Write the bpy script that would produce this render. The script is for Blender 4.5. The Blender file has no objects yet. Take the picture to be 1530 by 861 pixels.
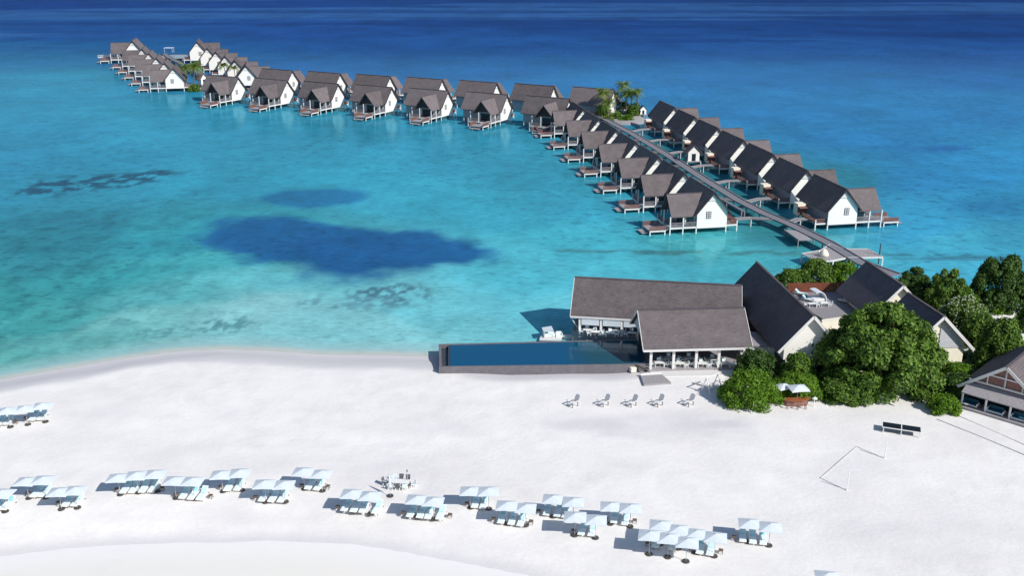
import bpy, math, random
import numpy as np
from math import sin, cos, pi, radians, hypot, atan2, sqrt
from mathutils import Vector, Matrix
R_ = random.Random(7)
SC = bpy.context.scene
COL = SC.collection

# ------------------------------------------------------------------ camera geometry (aerial view, 65 m up)
CAM_H, FPX, PITCH = 65.0, 1500.0, math.atan(520.5 / 1500.0)
def G(px, py, z=0.0):
    """where the sight line through a photo pixel meets the level z (used only to measure the site plan)"""
    u = (px - 765) / FPX; v = (py - 430.5) / FPX
    s, c = sin(PITCH), cos(PITCH)
    t = (z - CAM_H) / (-s - v * c)
    return u * t, (c - v * s) * t
def PX(x, y, z):
    s, c = sin(PITCH), cos(PITCH)
    Z = y * c - (z - CAM_H) * s; d = -y * s - (z - CAM_H) * c
    return 765 + FPX * x / Z, 430.5 + FPX * d / Z

# ------------------------------------------------------------------ numpy value noise
def _hash(ix, iy, seed):
    h = (ix * 374761393 + iy * 668265263 + seed * 1442695041) & 0x7fffffff
    h = ((h ^ (h >> 13)) * 1274126177) & 0x7fffffff
    return ((h ^ (h >> 16)) & 0xffff) / 65535.0
def vnoise(x, y, seed=0):
    x = np.asarray(x, float); y = np.asarray(y, float)
    ix = np.floor(x).astype(np.int64); iy = np.floor(y).astype(np.int64)
    fx = x - ix; fy = y - iy
    fx = fx * fx * (3 - 2 * fx); fy = fy * fy * (3 - 2 * fy)
    a = _hash(ix, iy, seed); b = _hash(ix + 1, iy, seed); c = _hash(ix, iy + 1, seed); d = _hash(ix + 1, iy + 1, seed)
    return (a * (1 - fx) + b * fx) * (1 - fy) + (c * (1 - fx) + d * fx) * fy
def fbm(x, y, seed=0, o=4):
    s = 0; a = .5; t = 0
    for k in range(o):
        s = s + a * vnoise(x * 2 ** k, y * 2 ** k, seed + k * 17); t += a; a *= .5
    return s / t
def poly_sd(x, y, poly):
    """signed distance, positive inside"""
    x = np.asarray(x, float); y = np.asarray(y, float)
    d = np.full(x.shape, 1e18); inside = np.zeros(x.shape, bool)
    n = len(poly)
    for i in range(n):
        ax, ay = poly[i]; bx, by = poly[(i + 1) % n]
        ex, ey = bx - ax, by - ay
        t = np.clip(((x - ax) * ex + (y - ay) * ey) / (ex * ex + ey * ey + 1e-12), 0, 1)
        d = np.minimum(d, (x - ax - t * ex) ** 2 + (y - ay - t * ey) ** 2)
        if ay != by:
            c = ((ay > y) != (by > y)) & (x < (bx - ax) * (y - ay) / (by - ay) + ax)
            inside ^= c
    d = np.sqrt(d)
    return np.where(inside, d, -d)
def sstep(a, b, x):
    t = np.clip((x - a) / (b - a), 0, 1)
    return t * t * (3 - 2 * t)

# ------------------------------------------------------------------ materials
def lin(c):
    return tuple(((v / 255) / 12.92 if v <= 10 else (((v / 255) + .055) / 1.055) ** 2.4) for v in c)
def mat(name, col, rough=.8, var=.12, scale=1.0, bump=0.0, bscale=8.0, metal=0.0, spec=.3, stretch=(1, 1, 1), sss=0):
    m = bpy.data.materials.new(name); m.use_nodes = True
    N = m.node_tree.nodes; L = m.node_tree.links
    b = N['Principled BSDF']
    b.inputs['Roughness'].default_value = rough; b.inputs['Metallic'].default_value = metal
    b.inputs['Specular IOR Level'].default_value = spec
    tc = N.new('ShaderNodeTexCoord'); mp = N.new('ShaderNodeMapping'); mp.inputs['Scale'].default_value = stretch
    L.new(tc.outputs['Object'], mp.inputs['Vector'])
    nz = N.new('ShaderNodeTexNoise'); nz.noise_dimensions = '4D'; oi = N.new('ShaderNodeObjectInfo'); wr = N.new('ShaderNodeMath'); wr.operation = 'MULTIPLY'; wr.inputs[1].default_value = 30; L.new(oi.outputs['Random'], wr.inputs[0]); L.new(wr.outputs[0], nz.inputs['W']); nz.inputs['Scale'].default_value = scale; nz.inputs['Detail'].default_value = 5
    nz.inputs['Roughness'].default_value = .65
    L.new(mp.outputs[0], nz.inputs['Vector'])
    mr = N.new('ShaderNodeMapRange'); mr.inputs['From Min'].default_value = .3; mr.inputs['From Max'].default_value = .7
    mr.inputs['To Min'].default_value = 1 - var; mr.inputs['To Max'].default_value = 1 + var
    L.new(nz.outputs['Fac'], mr.inputs['Value'])
    mx = N.new('ShaderNodeMix'); mx.data_type = 'RGBA'; mx.blend_type = 'MULTIPLY'; mx.inputs['Factor'].default_value = 1
    mx.inputs['A'].default_value = (*col, 1)
    cb = N.new('ShaderNodeCombineColor')
    for i in range(3): L.new(mr.outputs[0], cb.inputs[i])
    L.new(cb.outputs[0], mx.inputs['B']); L.new(mx.outputs['Result'], b.inputs['Base Color'])
    if bump:
        n2 = N.new('ShaderNodeTexNoise'); n2.inputs['Scale'].default_value = bscale; n2.inputs['Detail'].default_value = 4
        L.new(mp.outputs[0], n2.inputs['Vector'])
        bp = N.new('ShaderNodeBump'); bp.inputs['Strength'].default_value = 1; bp.inputs['Distance'].default_value = bump
        L.new(n2.outputs['Fac'], bp.inputs['Height']); L.new(bp.outputs[0], b.inputs['Normal'])
    return m
def shingle(name, col):
    """weathered timber shingles: horizontal courses by height, mottled patches"""
    m = bpy.data.materials.new(name); m.use_nodes = True
    N = m.node_tree.nodes; L = m.node_tree.links; b = N['Principled BSDF']
    b.inputs['Roughness'].default_value = .85; b.inputs['Specular IOR Level'].default_value = .25
    tc = N.new('ShaderNodeTexCoord'); sp = N.new('ShaderNodeSeparateXYZ'); L.new(tc.outputs['Object'], sp.inputs[0])
    n1 = N.new('ShaderNodeTexNoise'); n1.inputs['Scale'].default_value = .55; n1.inputs['Detail'].default_value = 6; n1.inputs['Roughness'].default_value = .7
    mp = N.new('ShaderNodeMapping'); mp.inputs['Scale'].default_value = (1.1, 1.1, 5.0); L.new(tc.outputs['Object'], mp.inputs[0])
    n2 = N.new('ShaderNodeTexNoise'); n2.inputs['Scale'].default_value = 1.8; n2.inputs['Detail'].default_value = 5; n2.inputs['Roughness'].default_value = .8
    L.new(tc.outputs['Object'], n1.inputs[0]); L.new(mp.outputs[0], n2.inputs[0])
    fr = N.new('ShaderNodeMath'); fr.operation = 'MULTIPLY'; fr.inputs[1].default_value = 4.2
    ad = N.new('ShaderNodeMath'); ad.operation = 'MULTIPLY_ADD'; ad.inputs[1].default_value = .35
    L.new(n1.outputs[0], ad.inputs[0]); L.new(sp.outputs['Z'], fr.inputs[0]); L.new(fr.outputs[0], ad.inputs[2])
    f2 = N.new('ShaderNodeMath'); f2.operation = 'FRACT'; L.new(ad.outputs[0], f2.inputs[0])
    cr = N.new('ShaderNodeValToRGB'); e = cr.color_ramp.elements
    e[0].position = .3; e[0].color = (*[c * .60 for c in col], 1); e[1].position = .72; e[1].color = (*[c * 1.75 for c in col], 1)
    mx = N.new('ShaderNodeMix'); mx.data_type = 'FLOAT'; mx.inputs[0].default_value = .6
    oi = N.new('ShaderNodeObjectInfo'); n1.noise_dimensions = '4D'; n2.noise_dimensions = '4D'
    w1 = N.new('ShaderNodeMath'); w1.operation = 'MULTIPLY'; w1.inputs[1].default_value = 40; L.new(oi.outputs['Random'], w1.inputs[0]); L.new(w1.outputs[0], n1.inputs['W']); L.new(w1.outputs[0], n2.inputs['W'])
    w2 = N.new('ShaderNodeMath'); w2.operation = 'MULTIPLY_ADD'; w2.inputs[1].default_value = .14; w2.inputs[2].default_value = -.07; L.new(oi.outputs['Random'], w2.inputs[0])
    w3 = N.new('ShaderNodeMath'); w3.operation = 'ADD'; L.new(mx.outputs[0], w3.inputs[0]); L.new(w2.outputs[0], w3.inputs[1])
    L.new(n1.outputs[0], mx.inputs['A']); L.new(n2.outputs[0], mx.inputs['B']); L.new(w3.outputs[0], cr.inputs[0])
    m2 = N.new('ShaderNodeMix'); m2.data_type = 'RGBA'; m2.blend_type = 'MULTIPLY'; m2.inputs['Factor'].default_value = 1
    mr = N.new('ShaderNodeMapRange'); mr.inputs['From Max'].default_value = .35; mr.inputs['To Min'].default_value = .68; mr.inputs['To Max'].default_value = 1.04
    L.new(f2.outputs[0], mr.inputs[0]); cb = N.new('ShaderNodeCombineColor')
    for i in range(3): L.new(mr.outputs[0], cb.inputs[i])
    L.new(cr.outputs[0], m2.inputs['A']); L.new(cb.outputs[0], m2.inputs['B']); L.new(m2.outputs['Result'], b.inputs['Base Color'])
    bp = N.new('ShaderNodeBump'); bp.inputs['Distance'].default_value = .06; L.new(n2.outputs[0], bp.inputs['Height']); L.new(bp.outputs[0], b.inputs['Normal'])
    return m
def leafmat(name, dark, light, scale=.45):
    m = bpy.data.materials.new(name); m.use_nodes = True
    N = m.node_tree.nodes; L = m.node_tree.links; b = N['Principled BSDF']
    b.inputs['Roughness'].default_value = .55; b.inputs['Specular IOR Level'].default_value = .25
    g = N.new('ShaderNodeNewGeometry')
    n1 = N.new('ShaderNodeTexNoise'); n1.inputs['Scale'].default_value = scale; n1.inputs['Detail'].default_value = 3
    n2 = N.new('ShaderNodeTexWhiteNoise')
    L.new(g.outputs['Position'], n1.inputs['Vector']); 
    at = N.new('ShaderNodeAttribute'); at.attribute_name = 'leaf'
    mx = N.new('ShaderNodeMix'); mx.data_type = 'FLOAT'; mx.inputs[0].default_value = .5
    L.new(n1.outputs[0], mx.inputs['A']); L.new(at.outputs['Fac'], mx.inputs['B'])
    cr = N.new('ShaderNodeValToRGB'); e = cr.color_ramp.elements
    e[0].position = .25; e[0].color = (*dark, 1); e[1].position = .8; e[1].color = (*light, 1)
    L.new(mx.outputs[0], cr.inputs[0]); L.new(cr.outputs[0], b.inputs['Base Color'])
    tr = N.new('ShaderNodeBsdfTranslucent'); ms = N.new('ShaderNodeMixShader'); ms.inputs[0].default_value = .32
    L.new(cr.outputs[0], tr.inputs['Color'])
    out = N['Material Output']; L.new(b.outputs[0], ms.inputs[1]); L.new(tr.outputs[0], ms.inputs[2]); L.new(ms.outputs[0], out.inputs[0])
    return m

M = {}
M['roof'] = shingle('weathered_shingle', (.128, .110, .114))
M['roof_dark'] = shingle('dark_shingle', (.098, .086, .098))
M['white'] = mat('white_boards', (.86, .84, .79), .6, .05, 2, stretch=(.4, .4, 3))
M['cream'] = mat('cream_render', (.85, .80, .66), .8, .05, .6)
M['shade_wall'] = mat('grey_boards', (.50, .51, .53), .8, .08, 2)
M['side_wall'] = mat('shaded_grey_boards', (.34, .345, .37), .8, .12, 2)  # grey boards, with the shade of the sunless sides added to the colour
M['trim'] = mat('pale_trim', (.70, .69, .68), .6, .06, 3)
M['timber'] = mat('grey_timber', (.27, .255, .27), .8, .2, 3, .01, 20, stretch=(1, 4, 1))
M['deck'] = mat('silvered_decking', (.33, .31, .32), .8, .18, 3, .01, 20)
M['plank'] = mat('walkway_planks', (.20, .20, .23), .8, .22, 2.5, .01, 20)
M['redwood'] = mat('red_brown_slats', (.24, .125, .105), .7, .2, 3)
M['post'] = mat('white_posts', (.74, .73, .71), .6, .07, 3)
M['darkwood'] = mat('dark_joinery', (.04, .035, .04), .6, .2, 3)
M['glass'] = mat('dark_glass', (.02, .03, .04), .12, .1, 3, spec=.6)
M['fabric'] = mat('white_canopy_cloth', (.63, .69, .74), .8, .04, 2)
M['valance'] = mat('pale_cloth', (.75, .76, .78), .8, .04, 2)
M['frame'] = mat('lounger_white', (.82, .82, .80), .5, .05, 3)
M['cushion'] = mat('white_cushion', (.76, .86, .88), .9, .04, 4)
M['aqua'] = mat('aqua_towel', (.50, .76, .80), .9, .12, 4)
M['aqua2'] = mat('sea_green_towel', (.30, .62, .66), .9, .12, 4)
M['dark'] = mat('dark_base', (.07, .065, .06), .7, .2, 4)
M['brown'] = mat('brown_side_table', (.16, .11, .075), .7, .2, 4)
M['steel'] = mat('pole_grey', (.45, .46, .47), .4, .05, 4)
M['pool_wall'] = mat('grey_stone_tile', (.16, .15, .165), .7, .15, 1.2, .01, 6)
M['pool_dark'] = mat('dark_pool_tile', (.05, .06, .075), .5, .15, 1.2)
M['blue_cloth'] = mat('blue_cushion', (.015, .085, .14), .9, .1, 3)
M['navy'] = mat('navy_sheet', (.012, .017, .03), .35, .2, 3)
M['orange_wood'] = mat('orange_varnished_wood', (.30, .105, .045), .5, .25, 3)
M['red_fence'] = mat('red_stained_fence', (.20, .06, .035), .7, .25, 1.5)
M['bark'] = mat('bark', (.16, .12, .09), .9, .3, 3, .02, 8)
M['rope'] = mat('pale_rope', (.55, .54, .55), .9, .1, 3)
M['charcoal'] = mat('charcoal_cushion', (.12, .12, .14), .9, .1, 3)
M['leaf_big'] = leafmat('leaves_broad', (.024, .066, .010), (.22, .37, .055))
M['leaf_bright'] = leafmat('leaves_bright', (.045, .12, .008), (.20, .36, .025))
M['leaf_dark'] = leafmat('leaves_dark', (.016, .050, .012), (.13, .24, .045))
M['leaf_palm'] = leafmat('leaves_palm', (.05, .10, .012), (.30, .40, .08))
M['flower'] = mat('white_blossom', (.80, .80, .72), .8, .05, 4)

# ------------------------------------------------------------------ mesh builder
class MB:
    def __init__(s): s.v = []; s.f = []
    def quad(s, *p):
        n = len(s.v); s.v += [tuple(q) for q in p]; s.f.append(tuple(range(n, n + len(p)))); return s
    def box(s, x0, x1, y0, y1, z0, z1, T=None):
        n = len(s.v)
        c = [(x0, y0, z0), (x1, y0, z0), (x1, y1, z0), (x0, y1, z0), (x0, y0, z1), (x1, y0, z1), (x1, y1, z1), (x0, y1, z1)]
        if T is not None: c = [tuple(T @ Vector(q)) for q in c]
        s.v += c
        for f in ((3, 2, 1, 0), (4, 5, 6, 7), (0, 1, 5, 4), (1, 2, 6, 5), (2, 3, 7, 6), (3, 0, 4, 7)): s.f.append(tuple(n + i for i in f))
        return s
    def prism(s, pts, z0, z1):
        """vertical prism over a ground polygon"""
        n = len(s.v); k = len(pts)
        s.v += [(x, y, z0) for x, y in pts] + [(x, y, z1) for x, y in pts]
        s.f.append(tuple(n + i for i in reversed(range(k)))); s.f.append(tuple(n + k + i for i in range(k)))
        for i in range(k):
            j = (i + 1) % k; s.f.append((n + i, n + j, n + k + j, n + k + i))
        return s
    def slab(s, pts3, t):
        """a sheet through pts3 with thickness t downward"""
        n = len(s.v); k = len(pts3)
        s.v += [tuple(p) for p in pts3] + [(p[0], p[1], p[2] - t) for p in pts3]
        s.f.append(tuple(n + i for i in range(k))); s.f.append(tuple(n + k + i for i in reversed(range(k))))
        for i in range(k):
            j = (i + 1) % k; s.f.append((n + j, n + i, n + k + i, n + k + j))
        return s
    def beam(s, a, b, w, h=None, r=0):
        h = h or w; a = Vector(a); b = Vector(b); d = (b - a); L = d.length
        q = d.to_track_quat('Y', 'Z').to_matrix().to_4x4(); T = Matrix.Translation(a) @ q
        return s.box(-w / 2, w / 2, 0, L, -h / 2, h / 2, T)
    def cyl(s, a, b, r0, r1=None, n=8):
        r1 = r0 if r1 is None else r1; a = Vector(a); b = Vector(b); q = (b - a).to_track_quat('Z', 'Y').to_matrix()
        k = len(s.v)
        for c, r in ((a, r0), (b, r1)):
            for i in range(n): s.v.append(tuple(c + q @ Vector((r * cos(2 * pi * i / n), r * sin(2 * pi * i / n), 0))))
        for i in range(n):
            j = (i + 1) % n; s.f.append((k + i, k + j, k + n + j, k + n + i))
        s.f.append(tuple(k + i for i in reversed(range(n)))); s.f.append(tuple(k + n + i for i in range(n)))
        return s
    def tube(s, pts, rads, n=6):
        k0 = len(s.v); P = [Vector(p) for p in pts]
        for i, p in enumerate(P):
            d = (P[min(i + 1, len(P) - 1)] - P[max(i - 1, 0)]).normalized(); q = d.to_track_quat('Z', 'Y').to_matrix()
            for j in range(n): s.v.append(tuple(p + q @ Vector((rads[i] * cos(2 * pi * j / n), rads[i] * sin(2 * pi * j / n), 0))))
        for i in range(len(P) - 1):
            for j in range(n):
                a = k0 + i * n + j; b = k0 + i * n + (j + 1) % n; s.f.append((a, b, b + n, a + n))
        s.f.append(tuple(k0 + j for j in reversed(range(n)))); s.f.append(tuple(k0 + (len(P) - 1) * n + j for j in range(n)))
        return s
    def mirror(s, m):
        if m < 0:
            s.v = [(x, -y, z) for x, y, z in s.v]; s.f = [tuple(reversed(f)) for f in s.f]
        return s
    def build(s, name, material, parent=None, smooth=False):
        me = bpy.data.meshes.new(name); me.from_pydata(s.v, [], s.f); me.update()
        me.materials.append(material)
        if smooth: me.polygons.foreach_set('use_smooth', [True] * len(me.polygons))
        o = bpy.data.objects.new(name, me); COL.objects.link(o)
        if parent is not None: o.parent = parent
        return o

def empty(name, loc=(0, 0, 0), rz=0, sc=1):
    o = bpy.data.objects.new(name, None); o.empty_display_size = .3; COL.objects.link(o)
    o.location = loc; o.rotation_euler = (0, 0, rz); o.scale = (sc,) * 3; return o
def tag(o, label=None, cat=None, group=None, kind=None):
    if label: o['label'] = label
    if cat: o['category'] = cat
    if group: o['group'] = group
    if kind: o['kind'] = kind
    return o
KIDS = {}
def kids(o):
    return [c for c in COL.objects if c.parent == o]
def freeze(root):
    """remember a finished thing's tree so copies are quick"""
    def rec(o): return (o, [rec(c) for c in kids(o)])
    return rec(root)
def copy_tree(tree, parent=None):
    o, ch = tree; c = o.copy(); COL.objects.link(c); c.parent = parent
    for t in ch: copy_tree(t, c)
    return c
def place(o, loc, rz=0, sc=1):
    o.location = loc; o.rotation_euler = (0, 0, rz); o.scale = (sc,) * 3; return o
ORD = ['first', 'second', 'third', 'fourth', 'fifth', 'sixth', 'seventh', 'eighth']
class Proto:
    """first use moves the thing itself, later uses copy it"""
    def __init__(s, root): s.tree = freeze(root); s.used = False
    def put(s, loc, rz=0, sc=1, label=None, cat=None, group=None):
        if not s.used: o = s.tree[0]; s.used = True
        else: o = copy_tree(s.tree)
        place(o, loc, rz, sc); tag(o, label, cat, group); return o

def az(d):
    """object rotation that points local +X along compass azimuth d (0 = away from camera, 90 = right)"""
    return radians(90 - d)

# ------------------------------------------------------------------ world, sun, camera
SUN_EL = radians(38); sx, sy = .755, -.656
w = bpy.data.worlds.new('World'); SC.world = w; w.use_nodes = True
sky = w.node_tree.nodes.new('ShaderNodeTexSky'); sky.sky_type = 'NISHITA'; sky.sun_disc = False
sky.sun_elevation = SUN_EL; sky.sun_rotation = atan2(sx, sy); sky.air_density = 1; sky.dust_density = .3; sky.ozone_density = 1.5
bg = w.node_tree.nodes['Background']; w.node_tree.links.new(sky.outputs[0], bg.inputs[0]); bg.inputs[1].default_value = .10
sd = bpy.data.lights.new('Sun', 'SUN'); sd.energy = 4.5; sd.angle = radians(.5); sd.color = (1, .96, .90)
so = bpy.data.objects.new('Sun', sd); COL.objects.link(so)
vec = Vector((sx * cos(SUN_EL), sy * cos(SUN_EL), sin(SUN_EL))); so.rotation_euler = vec.to_track_quat('Z', 'Y').to_euler()
cd = bpy.data.cameras.new('Camera'); cam = bpy.data.objects.new('Camera', cd); COL.objects.link(cam); SC.camera = cam
cd.sensor_width = 36; cd.lens = 36 * FPX / 1530; cd.clip_end = 20000; cd.clip_start = 1
cam.location = (0, 0, CAM_H); cam.rotation_euler = (pi / 2 - PITCH, 0, 0)
SC.view_settings.view_transform = 'Standard'; SC.view_settings.look = 'None'; SC.view_settings.gamma = 1; SC.view_settings.exposure = 0.06
SC.cycles.max_bounces = 6; SC.cycles.transparent_max_bounces = 4; SC.cycles.use_denoising = True
SC.cycles.caustics_reflective = False; SC.cycles.caustics_refractive = False

# ------------------------------------------------------------------ site plan: shorelines in metres
SAND = 0.9
coast = [(-420, 40), (-420, 100)] + [G(*p) for p in ((-300, 622), (-120, 592), (0, 568), (100, 549), (190, 535), (260, 527), (330, 523), (400, 524), (480, 530), (560, 533), (655, 536))] + \
    [(0, 148), (14, 149), (26, 152), (36, 158), (44, 170), (50, 182), (57, 190), (66, 193), (76, 184), (90, 178), (105, 177), (130, 182), (180, 190), (260, 180), (330, 120), (330, 40)]
lagoon = [G(*p) for p in ((-300, 872), (-100, 845), (0, 831), (80, 821), (150, 814), (280, 809), (400, 808), (500, 814), (600, 826), (700, 843), (790, 861), (860, 885), (900, 920))] + [(0, 55), (-120, 55)]
def land_sd(x, y):
    wob = (fbm(x * .06, y * .06, 5, 3) - .5) * 2.2
    a = poly_sd(x, y, coast) + wob
    b = -poly_sd(x, y, lagoon) + wob * .6
    return a, b
def ground_height(x, y):
    a, b = land_sd(x, y)
    h = np.where(a > 0, SAND * sstep(0, 7, a), np.maximum(a * .06, -2.0))
    hl = SAND * sstep(0, 9, b); hl = np.where(b > 0, hl, np.maximum(b * .02, -.25))
    h = np.minimum(h, hl)
    return h + (a > 3) * (b > 3) * (fbm(x * .12, y * .12, 9, 3) - .5) * .16
def make_grid(xs, ys, zf):
    X, Y = np.meshgrid(xs, ys); Z = zf(X, Y)
    v = np.stack([X.ravel(), Y.ravel(), Z.ravel()], 1)
    nx, ny = len(xs), len(ys); i = np.arange((nx - 1) * (ny - 1)); r = i // (nx - 1); c = i % (nx - 1); a = r * nx + c
    return v, np.stack([a, a + 1, a + nx + 1, a + nx], 1)
def fast_mesh(name, v, f, material, attrs=None, smooth=True):
    me = bpy.data.meshes.new(name); me.vertices.add(len(v)); me.vertices.foreach_set('co', np.ascontiguousarray(v, dtype=np.float32).ravel())
    k = f.shape[1]; me.loops.add(len(f) * k); me.loops.foreach_set('vertex_index', f.ravel().astype(np.int32))
    me.polygons.add(len(f)); me.polygons.foreach_set('loop_start', np.arange(0, len(f) * k, k, dtype=np.int32))
    me.polygons.foreach_set('loop_total', np.full(len(f), k, dtype=np.int32))
    me.update(); me.validate()
    if smooth: me.polygons.foreach_set('use_smooth', np.ones(len(f), bool))
    for an, (typ, dom, data) in (attrs or {}).items():
        at = me.attributes.new(an, typ, dom)
        at.data.foreach_set('color' if typ == 'FLOAT_COLOR' else 'value', np.ascontiguousarray(data, dtype=np.float32).ravel())
    me.materials.append(material)
    o = bpy.data.objects.new(name, me); COL.objects.link(o); return o

# sand
def sand_material():
    m = bpy.data.materials.new('coral_sand'); m.use_nodes = True
    N = m.node_tree.nodes; L = m.node_tree.links; b = N['Principled BSDF']; b.inputs['Roughness'].default_value = .95; b.inputs['Specular IOR Level'].default_value = .1
    tc = N.new('ShaderNodeTexCoord')
    def noise(sc, det=4, st=(1, 1, 1)):
        mp = N.new('ShaderNodeMapping'); mp.inputs['Scale'].default_value = st; L.new(tc.outputs['Object'], mp.inputs[0])
        n = N.new('ShaderNodeTexNoise'); n.inputs['Scale'].default_value = sc; n.inputs['Detail'].default_value = det; L.new(mp.outputs[0], n.inputs[0]); return n
    n1 = noise(.035, 5, (1, 2.2, 1)); n2 = noise(.25, 5); n3 = noise(2.2, 4)
    cr = N.new('ShaderNodeValToRGB'); e = cr.color_ramp.elements
    e[0].position = .28; e[0].color = (.69, .665, .65, 1); e[1].position = .68; e[1].color = (.89, .865, .84, 1)
    a = N.new('ShaderNodeMix'); a.data_type = 'FLOAT'; a.inputs[0].default_value = .42; L.new(n1.outputs[0], a.inputs['A']); L.new(n2.outputs[0], a.inputs['B'])
    a2 = N.new('ShaderNodeMix'); a2.data_type = 'FLOAT'; a2.inputs[0].default_value = .25; L.new(a.outputs[0], a2.inputs['A']); L.new(n3.outputs[0], a2.inputs['B'])
    L.new(a2.outputs[0], cr.inputs[0])
    at = N.new('ShaderNodeAttribute'); at.attribute_name = 'wet'
    mx = N.new('ShaderNodeMix'); mx.data_type = 'RGBA'; L.new(at.outputs['Fac'], mx.inputs['Factor']); L.new(cr.outputs[0], mx.inputs['A']); mx.inputs['B'].default_value = (.60, .585, .60, 1)
    L.new(mx.outputs['Result'], b.inputs['Base Color'])
    bp = N.new('ShaderNodeBump'); bp.inputs['Distance'].default_value = .06; bp.inputs['Strength'].default_value = .55
    nb = noise(1.6, 8); nb2 = noise(.3, 3, (1, 1.6, 1)); ab = N.new('ShaderNodeMath'); ab.operation = 'MULTIPLY_ADD'; ab.inputs[1].default_value = 1.5
    L.new(nb2.outputs[0], ab.inputs[0]); L.new(nb.outputs[0], ab.inputs[2]); L.new(ab.outputs[0], bp.inputs['Height']); L.new(bp.outputs[0], b.inputs['Normal'])
    return m
xs = np.concatenate([np.arange(-330, -100, 4), np.arange(-100, 120, .9), np.arange(120, 300, 4)]); ys = np.concatenate([np.arange(60, 88, 2), np.arange(88, 200, .8), np.arange(200, 262, 4)])
v, f = make_grid(xs, ys, ground_height)
A_, B_ = land_sd(v[:, 0], v[:, 1])
nn = (fbm(v[:, 0] * .2, v[:, 1] * .2, 3, 3) - .5)
wet = np.maximum(1 - sstep(6.5, 8.5, A_ + nn * 2.5), .5 * (1 - sstep(.5, 3.0, B_ + nn * 1.2)))
def smear(cx, cy, rx, ry, amt):
    global wet
    p = [G(cx + rx * cos(2 * pi * i / 24), cy + ry * sin(2 * pi * i / 24), SAND) for i in range(24)]
    q = sstep(-2.5, 3.5, poly_sd(v[:, 0], v[:, 1], p) + (fbm(v[:, 0] * .15, v[:, 1] * .3, 21, 4) - .5) * 9); wet = np.maximum(wet, q * amt)
smear(955, 637, 150, 17, .8); smear(300, 768, 170, 10, .45); smear(700, 640, 170, 10, .25); smear(560, 700, 60, 14, .4); smear(900, 560, 40, 8, .4); smear(130, 622, 60, 7, .3); smear(820, 800, 260, 12, .3); smear(1270, 700, 90, 26, .28); smear(420, 690, 220, 8, .25); smear(1380, 790, 140, 20, .25)
scuff = sstep(.52, .64, fbm(v[:, 0] * .8, v[:, 1] * .55, 61, 3)) * sstep(.42, .6, fbm(v[:, 0] * .07, v[:, 1] * .1, 63, 3)); wet = np.maximum(wet, scuff * .18 * (B_ > 4))
sand = fast_mesh('sand_beach', v, f, sand_material(), {'wet': ('FLOAT', 'POINT', wet)}); tag(sand, kind='structure')

# ------------------------------------------------------------------ water
CP = [  # sea-bed / depth colour survey: photo pixel, colour as it shows in sunlight
 (-200,-60,6,58,142),(300,-60,6,58,142),(765,-60,6,60,142),(1300,-60,5,58,136),(1800,-60,5,58,136),
 (0,8,8,64,150),(400,8,10,68,155),(765,8,8,66,145),(1150,8,6,62,140),(1530,8,5,60,138),
 (-200,45,14,84,165),(100,45,16,84,165),(480,45,16,80,165),(900,40,10,74,156),(1200,38,8,70,150),(1530,40,8,70,150),
 (-100,85,28,118,172),(60,85,22,112,172),(600,72,18,88,168),(900,70,20,88,168),(1150,78,24,92,172),(1500,88,24,90,172),
 (0,130,26,132,172),(110,130,26,136,175),(480,100,20,95,170),(800,105,20,96,170),(1150,115,22,104,176),(1500,112,18,96,172),
 (60,180,28,138,176),(240,170,30,145,178),(450,190,32,148,180),(620,190,34,148,182),(900,120,24,110,178),(1150,160,24,118,182),(1480,160,24,118,182),
 (0,240,28,138,175),(200,230,28,146,180),(600,225,36,152,184),(780,230,38,155,184),(1280,215,22,122,185),(1500,230,26,135,190),
 (80,320,30,128,148),(0,300,28,136,165),(300,270,32,150,178),(470,250,34,155,184),(640,290,42,165,190),(850,260,34,155,182),(900,320,40,160,188),
 (1380,270,26,135,192),(1500,310,28,140,188),(1400,340,40,160,205),(1200,270,30,128,150),(1060,240,28,120,140),
 (60,370,34,138,152),(230,350,36,150,165),(800,340,48,168,192),(900,370,54,175,195),(1080,370,64,182,192),(1200,380,64,176,190),(1420,372,58,175,205),(1530,372,50,165,200),
 (40,430,44,150,152),(180,410,44,155,160),(300,400,58,168,175),(780,410,70,186,205),(1000,400,66,185,204),(1400,400,62,178,208),
 (0,480,60,160,156),(150,470,60,165,165),(300,455,84,182,188),(420,445,96,190,200),(600,470,104,196,208),(760,460,96,196,212),
 (0,530,92,180,172),(120,515,98,184,182),(260,495,120,196,196),(400,495,134,200,204),(560,505,128,202,208),(700,500,112,200,212),(800,500,100,190,205),
 (60,840,206,206,190),(400,835,205,206,192),(650,855,205,206,195),(0,880,200,205,190)]
cpx = np.array([G(p[0], min(max(p[1], -75), 880)) for p in CP]); cpc = np.array([lin(p[2:]) for p in CP])
def warp_xy(x, y): return x / (y + 60) * 6, np.log(y) * 5.0
cw = np.stack(warp_xy(cpx[:, 0], cpx[:, 1]), 1)
ys = [76.0]
while ys[-1] < 9000: ys.append(ys[-1] * 1.0052 if ys[-1] < 1400 else ys[-1] * 1.04)
ys = np.array(ys); us = np.concatenate([np.linspace(-4, -.64, 24)[:-1], np.linspace(-.64, .64, 460), np.linspace(.64, 4, 24)[1:]])
U, Y = np.meshgrid(us, ys); X = U * Y
x = X.ravel(); y = Y.ravel()
n1x = (fbm(x * .018, y * .018, 31, 4) - .5); n1y = (fbm(x * .018, y * .018, 57, 4) - .5)
wx, wy = warp_xy(x + n1x * 40, y + n1y * 55)
num = np.zeros((len(x), 3)); den = np.zeros(len(x))
for k in range(len(cw)):
    d2 = (wx - cw[k, 0]) ** 2 + (wy - cw[k, 1]) ** 2
    wgt = 1 / (d2 + .02) ** 2; num += wgt[:, None] * cpc[k]; den += wgt
tint = num / den[:, None]
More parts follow.
